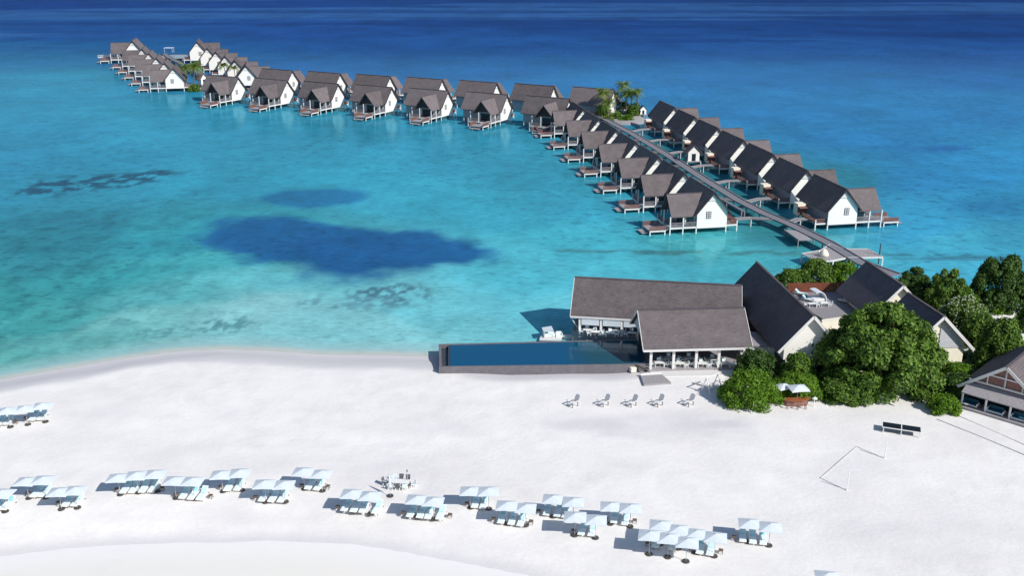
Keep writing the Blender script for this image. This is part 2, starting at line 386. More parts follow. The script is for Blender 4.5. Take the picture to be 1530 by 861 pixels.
def blend(mask, c, amt=1.0):
    global tint
    tint = tint * (1 - (mask * amt)[:, None]) + np.array(lin(c)) * (mask * amt)[:, None]
near = y < 420
def pmask(pts, soft, wob, seed, py_scale=1.0):
    m = np.zeros(len(x)); pl = [G(*p) for p in pts]
    X0 = min(p[0] for p in pl) - 40; X1 = max(p[0] for p in pl) + 40; Y0 = min(p[1] for p in pl) - 40; Y1 = max(p[1] for p in pl) + 60
    s = (x > X0) & (x < X1) & (y > Y0) & (y < Y1)
    d = poly_sd(x[s], y[s], pl) + (fbm(x[s] * .07, y[s] * .05, seed, 4) - .5) * wob
    m[s] = sstep(-soft, soft, d); return m
def ell(cx, cy, rx, ry, n=20): return [(cx + rx * cos(2 * pi * i / n), cy + ry * sin(2 * pi * i / n)) for i in range(n)]
# dark blue patches in the lagoon: the large one, its darker middle, smaller ones
blend(pmask([(300,352),(325,338),(370,327),(430,320),(470,326),(500,338),(560,344),(640,350),(700,360),(735,374),(705,394),(650,408),(570,422),(505,424),(465,414),(435,398),(385,385),(345,378),(312,366)], 4.0, 22, 71), (3, 90, 152), .97)
blend(pmask([(430,365),(480,350),(560,352),(640,375),(610,400),(520,412),(460,395)], 7, 14, 77), (3, 76, 138), .5)
blend(pmask(ell(482, 295, 70, 13), 3, 13, 72), (8, 108, 160), .9)
blend(pmask(ell(1412, 222, 40, 5), 4, 6, 73), (14, 90, 165), .8)
blend(pmask(ell(1490, 305, 75, 9), 8, 16, 74), (18, 95, 150), .45)
blend(pmask([(1100,365),(1200,372),(1240,350),(1150,300),(1040,240),(960,190),(940,195),(1010,250),(1060,290)], 6, 8, 75), (26, 105, 115), .65)
blend(pmask([(1150,392),(1215,372),(1215,384),(1165,400)], 2, 3, 78), (14, 110, 140), .3)
def speckle(pts, soft, wob, seed, col, amt, fx=.35, fy=.3, lo=.5, hi=.62):
    mm = pmask(pts, soft, wob, seed)
    s = mm > 0; q = np.zeros(len(x)); q[s] = mm[s] * sstep(lo, hi, fbm(x[s] * fx, y[s] * fy, seed + 3, 3) * .75 + mm[s] * .12); blend(q, col, amt)
speckle([(15,285),(60,270),(140,262),(250,250),(275,257),(200,278),(90,292),(30,294)], 5, 10, 81, (18, 58, 84), .95, .4, .3, .40, .54)
speckle(ell(588, 441, 62, 17), 3, 6, 82, (66, 108, 128), .85, .8, .6, .38, .52)
speckle(ell(500, 455, 90, 16), 5, 8, 83, (92, 150, 165), .75, .7, .5, .44, .60)
speckle(ell(345, 486, 45, 14), 4, 7, 84, (70, 132, 140), .85, .8, .6, .44, .56)
speckle(ell(225, 495, 50, 9), 4, 7, 85, (82, 148, 150), .75, .8, .6, .46, .58)
speckle([(0,300),(300,290),(330,380),(250,470),(0,540),(-60,400)], 14, 20, 86, (26, 110, 122), .4, .35, .22, .48, .62)
speckle([(820,372),(1000,374),(1190,374),(1200,382),(1000,382),(830,377)], 1.0, 2, 87, (62, 128, 132), .8, .2, .5, .34, .5)
speckle([(1315,380),(1420,380),(1530,384),(1600,388),(1600,394),(1480,390),(1330,387)], 1.0, 2, 88, (52, 118, 140), .8, .2, .5, .34, .5)
# lighter blue bands and darker streaks on the far sea
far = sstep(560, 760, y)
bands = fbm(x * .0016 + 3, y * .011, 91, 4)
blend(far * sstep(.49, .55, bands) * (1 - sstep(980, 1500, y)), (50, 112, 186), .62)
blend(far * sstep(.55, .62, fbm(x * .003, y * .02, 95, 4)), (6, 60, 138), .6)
# sea mottle
mott = (fbm(x * .05, y * .035, 41, 4) - .5) * .5 + (fbm(x * .3, y * .2, 43, 3) - .5) * .34 * (1 - sstep(300, 600, y))
tint *= (1 + mott * np.where(y < 150, .35, 1.0))[:, None]
# shallows fade to wet sand
a_, b_ = np.full(len(x), -99.), np.full(len(x), 99.)
s = y < 330
a_[s], b_[s] = land_sd(x[s], y[s])
blend(sstep(-9, -1.5, a_) * (y > 120), (166, 204, 208), .7)
blend(sstep(-3.0, -.3, a_) * (y > 120), (205, 203, 196), .85)
blend((b_ < 1) * 1.0 * (y < 125), (252, 250, 240), 1)
lum = tint @ np.array([.25, .55, .2]); tint = tint * .90 + lum[:, None] * .06
tint = np.clip(tint * np.array([.97, .96, .92]) * (1 - .28 * sstep(450, 640, y))[:, None] + np.array([.004, 0, 0]), .0015, .85)
sheen = 1 - .78 * sstep(480, 680, y)  # reflection weight: full over the lagoon, turned down so the open sea stays dark
q_ = (y < 125) & (b_ < 1); k_ = sstep(-5, -.2, b_)[:, None]; tint[q_] = (np.array([.83, .80, .745]) * (1 - k_) + np.array([.86, .84, .82]) * k_)[q_]
ix = np.arange((len(us) - 1) * (len(ys) - 1)); r = ix // (len(us) - 1); c = ix % (len(us) - 1); a = r * len(us) + c
wm = bpy.data.materials.new('lagoon_water'); wm.use_nodes = True
N = wm.node_tree.nodes; L = wm.node_tree.links
b = N['Principled BSDF']; b.inputs['Roughness'].default_value = 1; b.inputs['Specular IOR Level'].default_value = 0
at = N.new('ShaderNodeAttribute'); at.attribute_name = 'tint'
tc = N.new('ShaderNodeTexCoord')
def wn(scale, det, st, rough=.6):
    mp = N.new('ShaderNodeMapping'); mp.inputs['Scale'].default_value = st; L.new(tc.outputs['Object'], mp.inputs[0])
    n = N.new('ShaderNodeTexNoise'); n.inputs['Scale'].default_value = scale; n.inputs['Detail'].default_value = det; n.inputs['Roughness'].default_value = rough; L.new(mp.outputs[0], n.inputs[0]); return n
rip = wn(.85, 8, (.6, 1.2, 1), .72); rip2 = wn(.09, 4, (.8, 1.3, 1))
mr = N.new('ShaderNodeMapRange'); mr.inputs['From Min'].default_value = .3; mr.inputs['From Max'].default_value = .7; mr.inputs['To Min'].default_value = .70; mr.inputs['To Max'].default_value = 1.30
mxr = N.new('ShaderNodeMix'); mxr.data_type = 'FLOAT'; mxr.inputs[0].default_value = .30; L.new(rip.outputs[0], mxr.inputs['A']); L.new(rip2.outputs[0], mxr.inputs['B']); L.new(mxr.outputs[0], mr.inputs[0])
dsh = wn(.38, 7, (.75, 1.0, 1), .62); dm = wn(.012, 3, (1, 1, 1))
d1 = N.new('ShaderNodeMapRange'); d1.inputs['From Min'].default_value = .36; d1.inputs['From Max'].default_value = .47; d1.inputs['To Min'].default_value = .66; d1.inputs['To Max'].default_value = 1.03; L.new(dsh.outputs[0], d1.inputs[0])
d2 = N.new('ShaderNodeMapRange'); d2.inputs['From Min'].default_value = .42; d2.inputs['From Max'].default_value = .60; d2.inputs['To Min'].default_value = .25; L.new(dm.outputs[0], d2.inputs[0])
d3 = N.new('ShaderNodeMix'); d3.data_type = 'FLOAT'; L.new(d2.outputs[0], d3.inputs[0]); d3.inputs['A'].default_value = 1; L.new(d1.outputs[0], d3.inputs['B'])
mm_ = N.new('ShaderNodeMath'); mm_.operation = 'MULTIPLY'; L.new(mr.outputs[0], mm_.inputs[0]); L.new(d3.outputs[0], mm_.inputs[1])
cb = N.new('ShaderNodeCombineColor')
for i in range(3): L.new(mm_.outputs[0], cb.inputs[i])
mx = N.new('ShaderNodeMix'); mx.data_type = 'RGBA'; mx.blend_type = 'MULTIPLY'; mx.inputs['Factor'].default_value = 1
L.new(at.outputs['Color'], mx.inputs['A']); L.new(cb.outputs[0], mx.inputs['B']); L.new(at.outputs['Alpha'], mx.inputs['Factor']); L.new(mx.outputs['Result'], b.inputs['Base Color'])
gl = N.new('ShaderNodeBsdfGlossy'); gl.inputs['Roughness'].default_value = .13; gl.inputs['Color'].default_value = (.34, .70, .80, 1)
bp = N.new('ShaderNodeBump'); bp.inputs['Distance'].default_value = .10; bp.inputs['Strength'].default_value = .8; bn = wn(.5, 4, (1, 1, 1), .5); L.new(bn.outputs[0], bp.inputs['Height']); L.new(bp.outputs[0], gl.inputs['Normal'])
fr = N.new('ShaderNodeFresnel'); fr.inputs['IOR'].default_value = 1.33
fm = N.new('ShaderNodeMath'); fm.operation = 'MULTIPLY'; fm.inputs[1].default_value = .9; L.new(fr.outputs[0], fm.inputs[0])
fx = N.new('ShaderNodeMath'); fx.operation = 'MINIMUM'; fx.inputs[1].default_value = .22; L.new(fm.outputs[0], fx.inputs[0])
ms = N.new('ShaderNodeMixShader'); sh_ = N.new('ShaderNodeAttribute'); sh_.attribute_name = 'sheen'; fs = N.new('ShaderNodeMath'); fs.operation = 'MULTIPLY'; L.new(fx.outputs[0], fs.inputs[0]); L.new(sh_.outputs['Fac'], fs.inputs[1]); L.new(fs.outputs[0], ms.inputs[0]); L.new(b.outputs[0], ms.inputs[1]); L.new(gl.outputs[0], ms.inputs[2]); L.new(ms.outputs[0], N['Material Output'].inputs[0])
calm = np.where(y < 125, .06, 1 - .8 * sstep(-9, 0, a_))
water = fast_mesh('sea_water', np.stack([x, y, np.zeros(len(x))], 1), np.stack([a, a + 1, a + len(us) + 1, a + len(us)], 1), wm,
    {'tint': ('FLOAT_COLOR', 'POINT', np.concatenate([tint, calm[:, None]], 1)), 'sheen': ('FLOAT', 'POINT', sheen)}); tag(water, kind='structure')

# ------------------------------------------------------------------ gable roof helper
def gable_roof(mb, p0, p1, hw, ze, zr, t=.28, over=0.0):
    """slabs on both slopes of a ridge running p0 -> p1 (ground xy)"""
    d = Vector((p1[0] - p0[0], p1[1] - p0[1])).normalized(); n = Vector((-d.y, d.x))
    a = Vector(p0) - d * over; b2 = Vector(p1) + d * over
    for s in (1, -1):
        e0 = a + n * hw * s; e1 = b2 + n * hw * s
        pts = [(a.x, a.y, zr), (b2.x, b2.y, zr), (e1.x, e1.y, ze), (e0.x, e0.y, ze)]
        if s > 0: pts.reverse()
        mb.slab(pts, t)
    return mb
def ridge_cap(p0, p1, zr, w=.32, over=0): 
    mb = MB(); d = (Vector(p1) - Vector(p0)).normalized(); a = Vector(p0) - d * over; b2 = Vector(p1) + d * over
    return mb.beam((a.x, a.y, zr + .02), (b2.x, b2.y, zr + .02), w, .16)

# ------------------------------------------------------------------ overwater villa
FL = 1.7
def make_villa(m, kind='plain'):
    """local +X = gable front, water side = -Y (m=1) or +Y (m=-1)"""
    root = empty('water_villa')
    Lh, hw = 15.0, 3.7
    h = MB()
    xs_, ztop, zap = (-Lh, 0), 5.5, 9.55
    n = len(h.v)
    for X_ in xs_: h.v += [(X_, -hw, FL - .25), (X_, hw, FL - .25), (X_, hw, ztop), (X_, 0, zap), (X_, -hw, ztop)]
    h.f += [(0, 1, 2, 3, 4)[::-1], (5, 6, 7, 8, 9), (0, 5, 6, 1)]
    h.mirror(m).build('gable_wall', M['white'], root)
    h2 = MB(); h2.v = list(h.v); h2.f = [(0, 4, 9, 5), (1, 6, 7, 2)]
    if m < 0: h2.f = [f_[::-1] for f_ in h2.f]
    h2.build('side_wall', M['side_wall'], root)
    r = MB(); gable_roof(r, (-Lh, 0), (0, 0), 4.5, 4.62, 10.0, .22, .7); rf = r.build('roof', M['roof'], root)
    ridge_cap((-Lh, 0), (0, 0), 10.02, .35, .75).build('ridge_cap', M['roof_dark'], rf)
    bb = MB()
    for s in (1, -1): bb.beam((.72, 0, 9.84), (.72, 4.5 * s, 4.44), .06, .30)
    bb.build('barge_board', M['darkwood'], rf)
    lv = MB(); lv.box(.02, .16, -1.05, 1.05, 7.75, 7.87); lv.v += [(.1, -1.15, 7.87), (.1, 1.15, 7.87), (.1, 0, 9.3), (.18, -1.15, 7.87), (.18, 1.15, 7.87), (.18, 0, 9.3)]
    k = len(lv.v) - 6; lv.f += [(k + 3, k + 4, k + 5), (k + 2, k + 1, k), (k, k + 3, k + 5, k + 2), (k + 1, k + 2, k + 5, k + 4)]
    lv.build('gable_louvre', M['trim'], root)
    wy = -.9 * m
    wf = MB().box(.003, .07, wy - .62, wy + .62, 3.55, 5.25).build('window', M['darkwood'], root)
    pn = MB()
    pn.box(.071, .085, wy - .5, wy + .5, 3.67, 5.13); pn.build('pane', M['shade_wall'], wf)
    mu = MB().box(.086, .11, wy - .06, wy + .06, 3.67, 5.13); mu.box(.0865, .105, wy - .5, wy + .5, 4.12, 4.2); mu.box(.0865, .105, wy - .5, wy + .5, 4.6, 4.68); mu.build('mullion', M['darkwood'], wf)
    # cross wing over the veranda, on the water side
    wc, whw = -4.0, 3.9
    g = MB(); gable_roof(g, (wc, -10.0), (wc, 0), whw, 4.35, 8.85, .22, 0); g.mirror(m).build('wing_roof', M['roof'], root)
    rw = MB().beam((wc, -10.05, 8.88), (wc, -1, 8.88), .3, .14).mirror(m).build('wing_ridge_cap', M['roof_dark'], root)
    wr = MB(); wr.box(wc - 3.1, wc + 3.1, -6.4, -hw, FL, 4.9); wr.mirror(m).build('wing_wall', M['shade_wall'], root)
    gd = MB(); gd.box(wc - 2.2, wc + 2.2, -6.46, -6.4, FL, 4.1); gd.box(wc + 3.1, wc + 3.16, -6.0, -4.2, FL, 4.0)
    gd.mirror(m).build('glass_door', M['glass'], root)
    wt = MB(); n = 0
    wt.v += [(wc - 2.7, -9.0, 5.0), (wc + 2.7, -9.0, 5.0), (wc, -9.0, 8.2), (wc - 2.7, -8.9, 5.0), (wc + 2.7, -8.9, 5.0), (wc, -8.9, 8.2)]
    wt.f += [(0, 1, 2), (5, 4, 3), (0, 3, 4, 1), (1, 4, 5, 2), (2, 5, 3, 0)]
    wt.mirror(m).build('gable_sheet', M['darkwood'], root)  # dark sheet standing for the shade inside the open wing gable
    # veranda deck
    dk = MB(); dk.box(-9.2, -.15, -10.2, -hw, FL - .28, FL); sp_ = MB().box(-7.5, -.5, hw, 6.6, FL - .28, FL).mirror(m).build('side_porch', M['deck'], root)
    dk.mirror(m).build('veranda_deck', M['deck'], root)
    fa = MB(); fa.box(-.15, -.08, -10.25, -hw + .05, FL - .34, FL + .06); fa.box(-.5, -.43, hw, 6.65, FL - .34, FL + .04); fa.box(0.0, .07, -hw, hw, FL - .40, FL - .12)
    fa.box(-9.2, -.15, -10.27, -10.2, FL - .34, FL + .06)
    fa.mirror(m).build('fascia', M['post'], root)
    def rail(pts, top, name, mt, slat=.22, sw=.09):
        q = MB()
        for (x0, y0), (x1, y1) in zip(pts, pts[1:]):
            Ld = hypot(x1 - x0, y1 - y0); nn_ = max(1, int(Ld / slat))
            for i in range(nn_ + 1):
                t = i / nn_; cx, cy = x0 + (x1 - x0) * t, y0 + (y1 - y0) * t
                q.box(cx - sw / 2, cx + sw / 2, cy - sw / 2, cy + sw / 2, top - 1.0, top)
            q.beam((x0, y0, top), (x1, y1, top), .12, .09)
        q.mirror(m).build(name, mt, root)
    rail([(-.2, -3.8), (-.2, -10.1)], FL + 1.12, 'railing', M['timber'], .3, .12)
    rail([(-9.1, -10.1), (-5.2, -10.1)], FL + 1.12, 'railing', M['timber'], .3, .12)
    rail([(-.6, 3.8), (-.6, 6.5), (-7.3, 6.5)], FL + 1.0, 'railing', M['redwood'], .3, .12)
    # steps and lower sun deck
    LZ = 1.15
    ld = MB(); ld.box(-5.6, -.35, -15.0, -11.1, LZ - .22, LZ); MB().box(-4.8, -1.2, -16.6, -15.05, LZ - .75, LZ - .6).mirror(m).build('swim_step', M['deck'], root)
    ld.slab([(-3.9, -11.1, LZ), (-.35, -11.1, LZ), (-.35, -10.27, FL), (-3.9, -10.27, FL)] if m else [], .2)
    ld.mirror(m).build('sun_deck', M['deck'], root)
    MB().box(-.35, -.28, -15.0, -11.1, LZ - .3, LZ + .04).mirror(m).build('sun_deck_fascia', M['post'], root)
    rail([(-.45, -11.2), (-.45, -14.9)], LZ + 1.0, 'sun_deck_railing', M['redwood'], .26, .15)
    rail([(-5.5, -11.2), (-5.5, -14.9)], LZ + 1.0, 'sun_deck_railing', M['redwood'], .26, .15)
    # posts down into the water
    stl = [(-.14, -10.15, FL + 2.6), (-.14, -7.0, FL + 2.3), (-.14, -hw - .02, FL - .3), (-.1, hw - .1, FL - .3), (-.55, 6.5, FL + .9), (-.5, -11.25, LZ - .2), (-.5, -14.85, LZ - .2),
           (-5.5, -14.85, LZ - .2), (-9.1, -10.1, FL + 1.1), (-5.0, -10.0, 4.9), (-8.6, -9.4, 4.9), (-7.4, 6.4, FL), (-7.5, -hw, FL - .3), (-7.5, hw, FL - .3), (-14.8, -hw + .1, FL - .3), (-14.8, hw - .1, FL - .3), (-3.6, -16.4, LZ - .7)]
    for (px_, py_, zt) in stl:
        MB().box(px_ - .13, px_ + .13, py_ - .13, py_ + .13, -1.0, zt).mirror(m).build('stilt', M['post'], root)
    if kind == 'court':
        s = MB(); s.box(-11.2, -8.9, 5.0, 7.0, FL - .25, FL + 2.6); s.mirror(m).build('shower_wall', M['cream'], root)
        s = MB(); s.box(-8.9, -7.3, 4.6, 7.2, FL + 1.9, FL + 2.05); s.box(-8.85, -8.7, 4.7, 7.1, FL, FL + 1.9); s.mirror(m).build('entrance_screen', M['redwood'], root)
    return root
G_V = 'white water villas on stilts along the jetties'
vA = Proto(make_villa(1)); vB = Proto(make_villa(-1, 'court')); vD = Proto(make_villa(-1))
villas = []
def vlabel(look, k, n, where): return f'{look}, {ORD[k]} {where}'
for k in range(7):
    lk = 'white gabled villa with brown sun deck'
    villas.append(vA.put((46.7 - 3.67 * k, 226.7 + 20.17 * k, 0), az(169), 1, f'{lk}, {ORD[k]} from the beach, left of long jetty', 'villa', G_V))
for k in range(7):
    villas.append(vB.put((78.1 - 3.6 * k, 229.6 + 20.2 * k, 0), az(169), 1, f'dark-roofed villa with right cross wing, {ORD[k]} from the beach, right of long jetty', 'villa', G_V))
for k in range(7):
    villas.append(vA.put((-114.8 + 22.5 * k, 425 - 9.95 * k, 0), az(119), 1.08, f'white gabled villa with dark dormer, {ORD[6 - k]} left of palm islet, far jetty front row', 'villa', G_V))
for k in range(7):
    villas.append(vD.put((-97 + 22.6 * k, 448 - 9.9 * k, 0), az(119), 1.08, f'brown-roofed villa, {ORD[k]} from the left, back row of the far jetty', 'villa', G_V))
for k in range(6):
    p = (-122.4 - 10.05 * k, 469.5 + 19.6 * k, 0) if k < 5 else (-174.5, 570, 0)
    villas.append(vD.put(p, az(167), 1.06 if k < 5 else 1.2, f'tall white gable villa, {ORD[k]} from the bend, right side of farthest jetty leg', 'villa', G_V))
for k in range(6):
    p = (-152.6 - 10.9 * k, 459.5 + 21.2 * k, 0) if k < 5 else (-211, 572, 0)
    villas.append(vA.put(p, az(167), 1.06 if k < 5 else 1.22, f'brown-decked villa, {ORD[k]} from the bend, left side of the farthest jetty leg', 'villa', G_V))

# parasols over the sun decks of the front villa row
def make_parasol(name, half=1.22, zt=2.82, ze=2.36, cloth='fabric'):
    r = empty(name)
    c = MB(); H = half
    D = half * .86
    ring = [(-H, -D, ze), (0, -D, ze + .05), (H, -D, ze), (H, 0, ze + .05), (H, D, ze), (0, D, ze + .05), (-H, D, ze), (-H, 0, ze + .05)]
    top = (0, 0, zt)
    for i in range(8): c.quad(ring[i], ring[(i + 1) % 8], top)
    for i in range(8):
        a_, b_ = ring[i], ring[(i + 1) % 8]; c.quad((a_[0], a_[1], a_[2] - .10), (b_[0], b_[1], b_[2] - .10), b_, a_)
    c.build('canopy', M[cloth], r)
    MB().cyl((0, 0, 0), (0, 0, zt + .12), .035, n=6).build('pole', M['steel'], r)
    rb = MB()
    for i in range(0, 8): rb.beam((0, 0, zt - .08), (ring[i][0] * .98, ring[i][1] * .98, ring[i][2] - .03), .03)
    rb.build('rib', M['steel'], r)
    MB().cyl((0, 0, 0), (0, 0, .12), .42, .38, n=14).build('base', M['dark'], r)
    return r

# ------------------------------------------------------------------ beach furniture
par = Proto(make_parasol('beach_parasol'))
def make_lounger(towel):
    r = empty('sun_lounger')
    f_ = MB(); f_.box(-.34, .34, -1.0, .45, .26, .32); f_.box(-.36, -.30, -1.02, .95, .24, .33); f_.box(.30, .36, -1.02, .95, .24, .33); f_.box(-.36, .36, -1.06, -1.0, .24, .33)
    f_.build('frame', M['frame'], r)
    for sx_ in (-.31, .31):
        for sy_ in (-.9, .8): MB().box(sx_ - .03, sx_ + .03, sy_ - .03, sy_ + .03, 0, .24).build('leg', M['brown'], r)
    mt = MB(); mt.box(-.31, .31, -.98, .38, .33, .43)
    mt.build('mattress', M['cushion'], r)
    T = Matrix.Translation((0, .38, .33)) @ Matrix.Rotation(radians(38), 4, 'X')
    bk = MB(); bk.box(-.31, .31, 0, .72, 0, .1, T); bk.build('backrest', M['cushion'], r)
    tw = MB(); tw.box(-.25, .25, .08, .62, .105, .125, T); tw.build('towel', M[towel], r)
    if towel == 'aqua':
        MB().box(-.25, .25, -.05, .3, .435, .45).build('folded_towel', M['aqua'], r)
    return r
lg = [Proto(make_lounger('aqua')), Proto(make_lounger('aqua2'))]
def make_side_table():
    r = empty('side_table'); MB().box(-.25, .25, -.25, .25, .42, .47).build('tabletop', M['brown'], r)
    for a_ in (-.2, .2):
        for b_ in (-.2, .2): MB().box(a_ - .025, a_ + .025, b_ - .025, b_ + .025, 0, .42).build('leg', M['brown'], r)
    return r
st = Proto(make_side_table())
SETS = [  # where it is, parasol tips in the photo, lounger foot ends, turn in degrees
 ('the upper-left row', [(63.4,603.4),(37,607.5),(10.6,611),(-16,615)], [(47,630),(59,629),(-3,637),(9,636)], 8),
 ('the cropped pair at left edge', [(2,733.5),(-26,735)], [(-6,764),(6,763.5)], -3),
 ('the leftmost full pair', [(37.7,714.5),(63.8,713.4)], [(50,744.5),(62,744)], 1),
 ('the lower pair at far left', [(86.8,730),(111,728)], [(97,758.5),(111,758)], 2),
 ('the row of three left of centre', [(175.3,709.4),(203,706.5),(231,704.2)], [(184,738.5),(197,738),(212,737.5),(226,737)], 3),
 ('the pair right of the three', [(259.5,714),(287,715)], [(272,746.5),(285,748),(298,748.5)], -2),
 ('the small pair above left groups', [(330,705),(358.3,703)], [(339,735),(354,734.5)], 2),
 ('the three-lounger pair left of centre', [(394.6,719.5),(424,719.5)], [(391,750.5),(405,751.5),(419,752)], 0),
 ('the pair left of furled parasol', [(453,701),(479.7,703.7)], [(460,732.5),(473,734)], -4),
 ('the pair below furled parasol', [(525.7,734),(552,737)], [(514,765),(528,766.5),(541,767.5),(560,769)], -5),
 ('the pair below dining table', [(622.5,741.8),(647,744.4)], [(612,774),(627,775.5),(639,776.5),(656,777.5)], -5),
 ('the pair right of dining table', [(702.4,728.6),(730,730)], [(709,760),(721,761.5)], -3),
 ('the three-lounger pair at centre', [(757.3,751),(785.5,753.7)], [(748,783.5),(763.5,785.5),(777,787.5)], -4),
 ('the tilted pair right of centre', [(826.6,741),(857,746)], [(816,771.5),(832,773.5),(844,775.5)], -6),
 ('the nearer pair with teal towels', [(859.5,768),(890.6,772)], [(868,801),(883,802.5)], -6),
 ('the pair left of big cluster', [(913,751.7),(942.7,755.5)], [(917,783),(933,786)], -6),
 ('the back row of big cluster', [(987.8,781),(1014.4,787.5),(1041,793),(1069.3,798.5)], [(1045,829),(1060,831.5)], -11),
 ('the front row of big cluster', [(971.4,795.7),(999.5,800),(1027,806)], [(979,820),(1004,824)], -11),
 ('the far right pair', [(1120.6,777.4),(1151.8,783)], [(1109.5,811),(1124.5,813.5),(1140,815.5)], -8),
 ('the bottom edge of the photo', [(1237,856.5)], [], -8)]
GP, GL = 'white parasols on the sand', 'white sun loungers on the sand'
for si, (where, tips, feet, turn) in enumerate(SETS):
    for i, (px_, py_) in enumerate(tips):
        X_, Y_ = G(px_, py_, SAND + 2.85)
        if X_ < -78: continue
        order = ('only' if len(tips) == 1 else f'{ORD[i]} from left') if si != 0 else f'{ORD[i]} from right'
        lab = f'white square parasol, {order} in {where}' if len(tips) > 1 else 'single white square parasol cut off by the bottom edge of the photo'
        par.put((X_, Y_, SAND), radians(turn + R_.uniform(-1.5, 1.5)), R_.uniform(.98, 1.03) * (1.0 if si else 1.06), lab, 'parasol', GP)
    for i, (px_, py_) in enumerate(feet):
        X_, Y_ = G(px_, py_, SAND + .1)
        rot = radians(turn + R_.uniform(-3, 3) - 6)
        X_ -= sin(rot) * 1.0; Y_ += cos(rot) * 1.0
        kind = 0 if (si * 5 + i * 3) % 4 else 1
        tw_ = ('pale aqua', 'sea-green')[kind]
        lg[kind].put((X_, Y_, SAND), rot, R_.uniform(1.12, 1.18), f'white lounger with {tw_} towel, {ORD[i]} from left, {where}', 'sun lounger', GL)
        if i == 0 and si not in (1,):
            st.put((X_ - 1.05, Y_ - .35, SAND), rot, 1, f'brown side table left of the loungers, {where}', 'side table', 'brown side tables beside the loungers')
        if i == len(feet) - 1 and si in (0, 4, 5, 8, 10, 12, 15, 16):
            st.put((X_ + 1.05, Y_ - .3, SAND), rot, 1, f'brown side table right of the loungers, {where}', 'side table', 'brown side tables beside the loungers')
# closed parasol
r = empty('closed_parasol', (*G(583, 742, SAND), SAND)); tag(r, 'furled white parasol on a round base standing left of the dining table', 'parasol')
MB().cyl((0, 0, 0), (0, 0, 3.0), .04, n=8).build('pole', M['steel'], r)
MB().tube([(0, 0, 1.05), (0, 0, 1.3), (0, 0, 2.0), (0, 0, 2.75), (0, 0, 2.95)], [.06, .17, .15, .08, .03], 10).build('canopy', M['fabric'], r)
MB().cyl((0, 0, 0), (0, 0, .14), .42, .38, n=14).build('base', M['dark'], r)

# ------------------------------------------------------------------ generic seats and tables
def make_chair(cm, fm, name='chair', low=False):
    r = empty(name); z = .34 if low else .44
    MB().box(-.26, .26, -.26, .26, z - .07, z).build('seat', M[cm], r)
    T = Matrix.Translation((0, .24, z)) @ Matrix.Rotation(radians(-14), 4, 'X')
    MB().box(-.26, .26, 0, .06, 0, .52, T).build('backrest', M[cm], r)
    for a_ in (-.23, .23):
        for b_ in (-.22, .22): MB().box(a_ - .03, a_ + .03, b_ - .03, b_ + .03, 0, z - .07).build('leg', M[fm], r)
    for a_ in (-.28, .28): MB().box(a_ - .03, a_ + .03, -.24, .24, z + .18, z + .22).build('armrest', M[fm], r)
    return r
def make_table(w_, d_, tm, lm, name='dining_table', h_=.74):
    r = empty(name); MB().box(-w_ / 2, w_ / 2, -d_ / 2, d_ / 2, h_ - .05, h_).build('tabletop', M[tm], r)
    for a_ in (-w_ / 2 + .08, w_ / 2 - .08):
        for b_ in (-d_ / 2 + .08, d_ / 2 - .08): MB().box(a_ - .035, a_ + .035, b_ - .035, b_ + .035, 0, h_ - .05).build('leg', M[lm], r)
    return r
ch_w = Proto(make_chair('cushion', 'frame', 'dining_chair')); ch_d = Proto(make_chair('charcoal', 'frame', 'dining_chair')); tb_w = Proto(make_table(1.5, .9, 'frame', 'frame'))
tb_b = Proto(make_table(2.6, 1.0, 'frame', 'brown', 'long_dining_table'))
# beach dining group
gx, gy = G(597, 727, SAND)
tb_b.put((gx, gy, SAND), radians(-8), 1, 'long white dining table on the sand beside the furled parasol', 'table')
MB().cyl((0, 0, .0), (0, 0, .3), .22, .3, 10).build('tmp', M['dark'])
bpy.data.objects.remove(bpy.data.objects['tmp'])
names_ = ['left end', 'back left', 'back middle', 'back right', 'right end', 'front left', 'front middle', 'front right']
spots = [(-1.75, 0, 90), (-.9, .8, 0), (0, .85, 0), (.9, .8, 0), (1.75, .1, -90), (-.9, -.85, 180), (0, -.85, 180), (.9, -.8, 180)]
for i, (dx, dy, a_) in enumerate(spots):
    pr = ch_d if i in (0, 2, 3, 6) else ch_w; t = radians(-8)
    pr.put((gx + dx * cos(t) - dy * sin(t), gy + dx * sin(t) + dy * cos(t), SAND), radians(a_ - 8 + R_.uniform(-15, 15)), 1.1,
        f'{"dark" if pr is ch_d else "white"} chair at the {names_[i]} of the long beach dining table', 'chair', 'chairs round the beach dining table')
tp_ = empty('torch_pole', (*G(609, 726, SAND), SAND)); tag(tp_, 'thin tall torch pole standing behind the beach dining table', 'torch')
MB().cyl((0, 0, 0), (0, 0, 1.9), .03, n=6).build('pole', M['steel'], tp_); MB().cyl((0, 0, 1.9), (0, 0, 2.15), .05, .09, n=8).build('bowl', M['dark'], tp_)

# five slatted lounge chairs by the pool restaurant
def make_beach_chair():
    r = empty('beach_chair')
    s = MB()
    T = Matrix.Rotation(radians(8), 4, 'X')
    for i in range(6): s.box(-.36, .36, -.45 + i * .15, -.34 + i * .15, .36, .39, T)
    s.build('seat', M['frame'], r)
    T = Matrix.Translation((0, .42, .34)) @ Matrix.Rotation(radians(-28), 4, 'X'); s = MB()
    for i in range(6): s.box(-.33 + i * .115, -.24 + i * .115, 0, .035, 0, 1.05 - abs(i - 2.5) * .05, T)
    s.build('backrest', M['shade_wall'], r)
    for a_ in (-.40, .40):
        MB().box(a_ - .09, a_ + .09, -.45, .55, .62, .65).build('armrest', M['frame'], r)
        MB().box(a_ - .04, a_ + .04, -.42, -.3, 0, .62).build('leg', M['timber'], r); MB().box(a_ - .04, a_ + .04, .38, .5, 0, .62).build('leg', M['timber'], r)
    return r
bc = Proto(make_beach_chair())
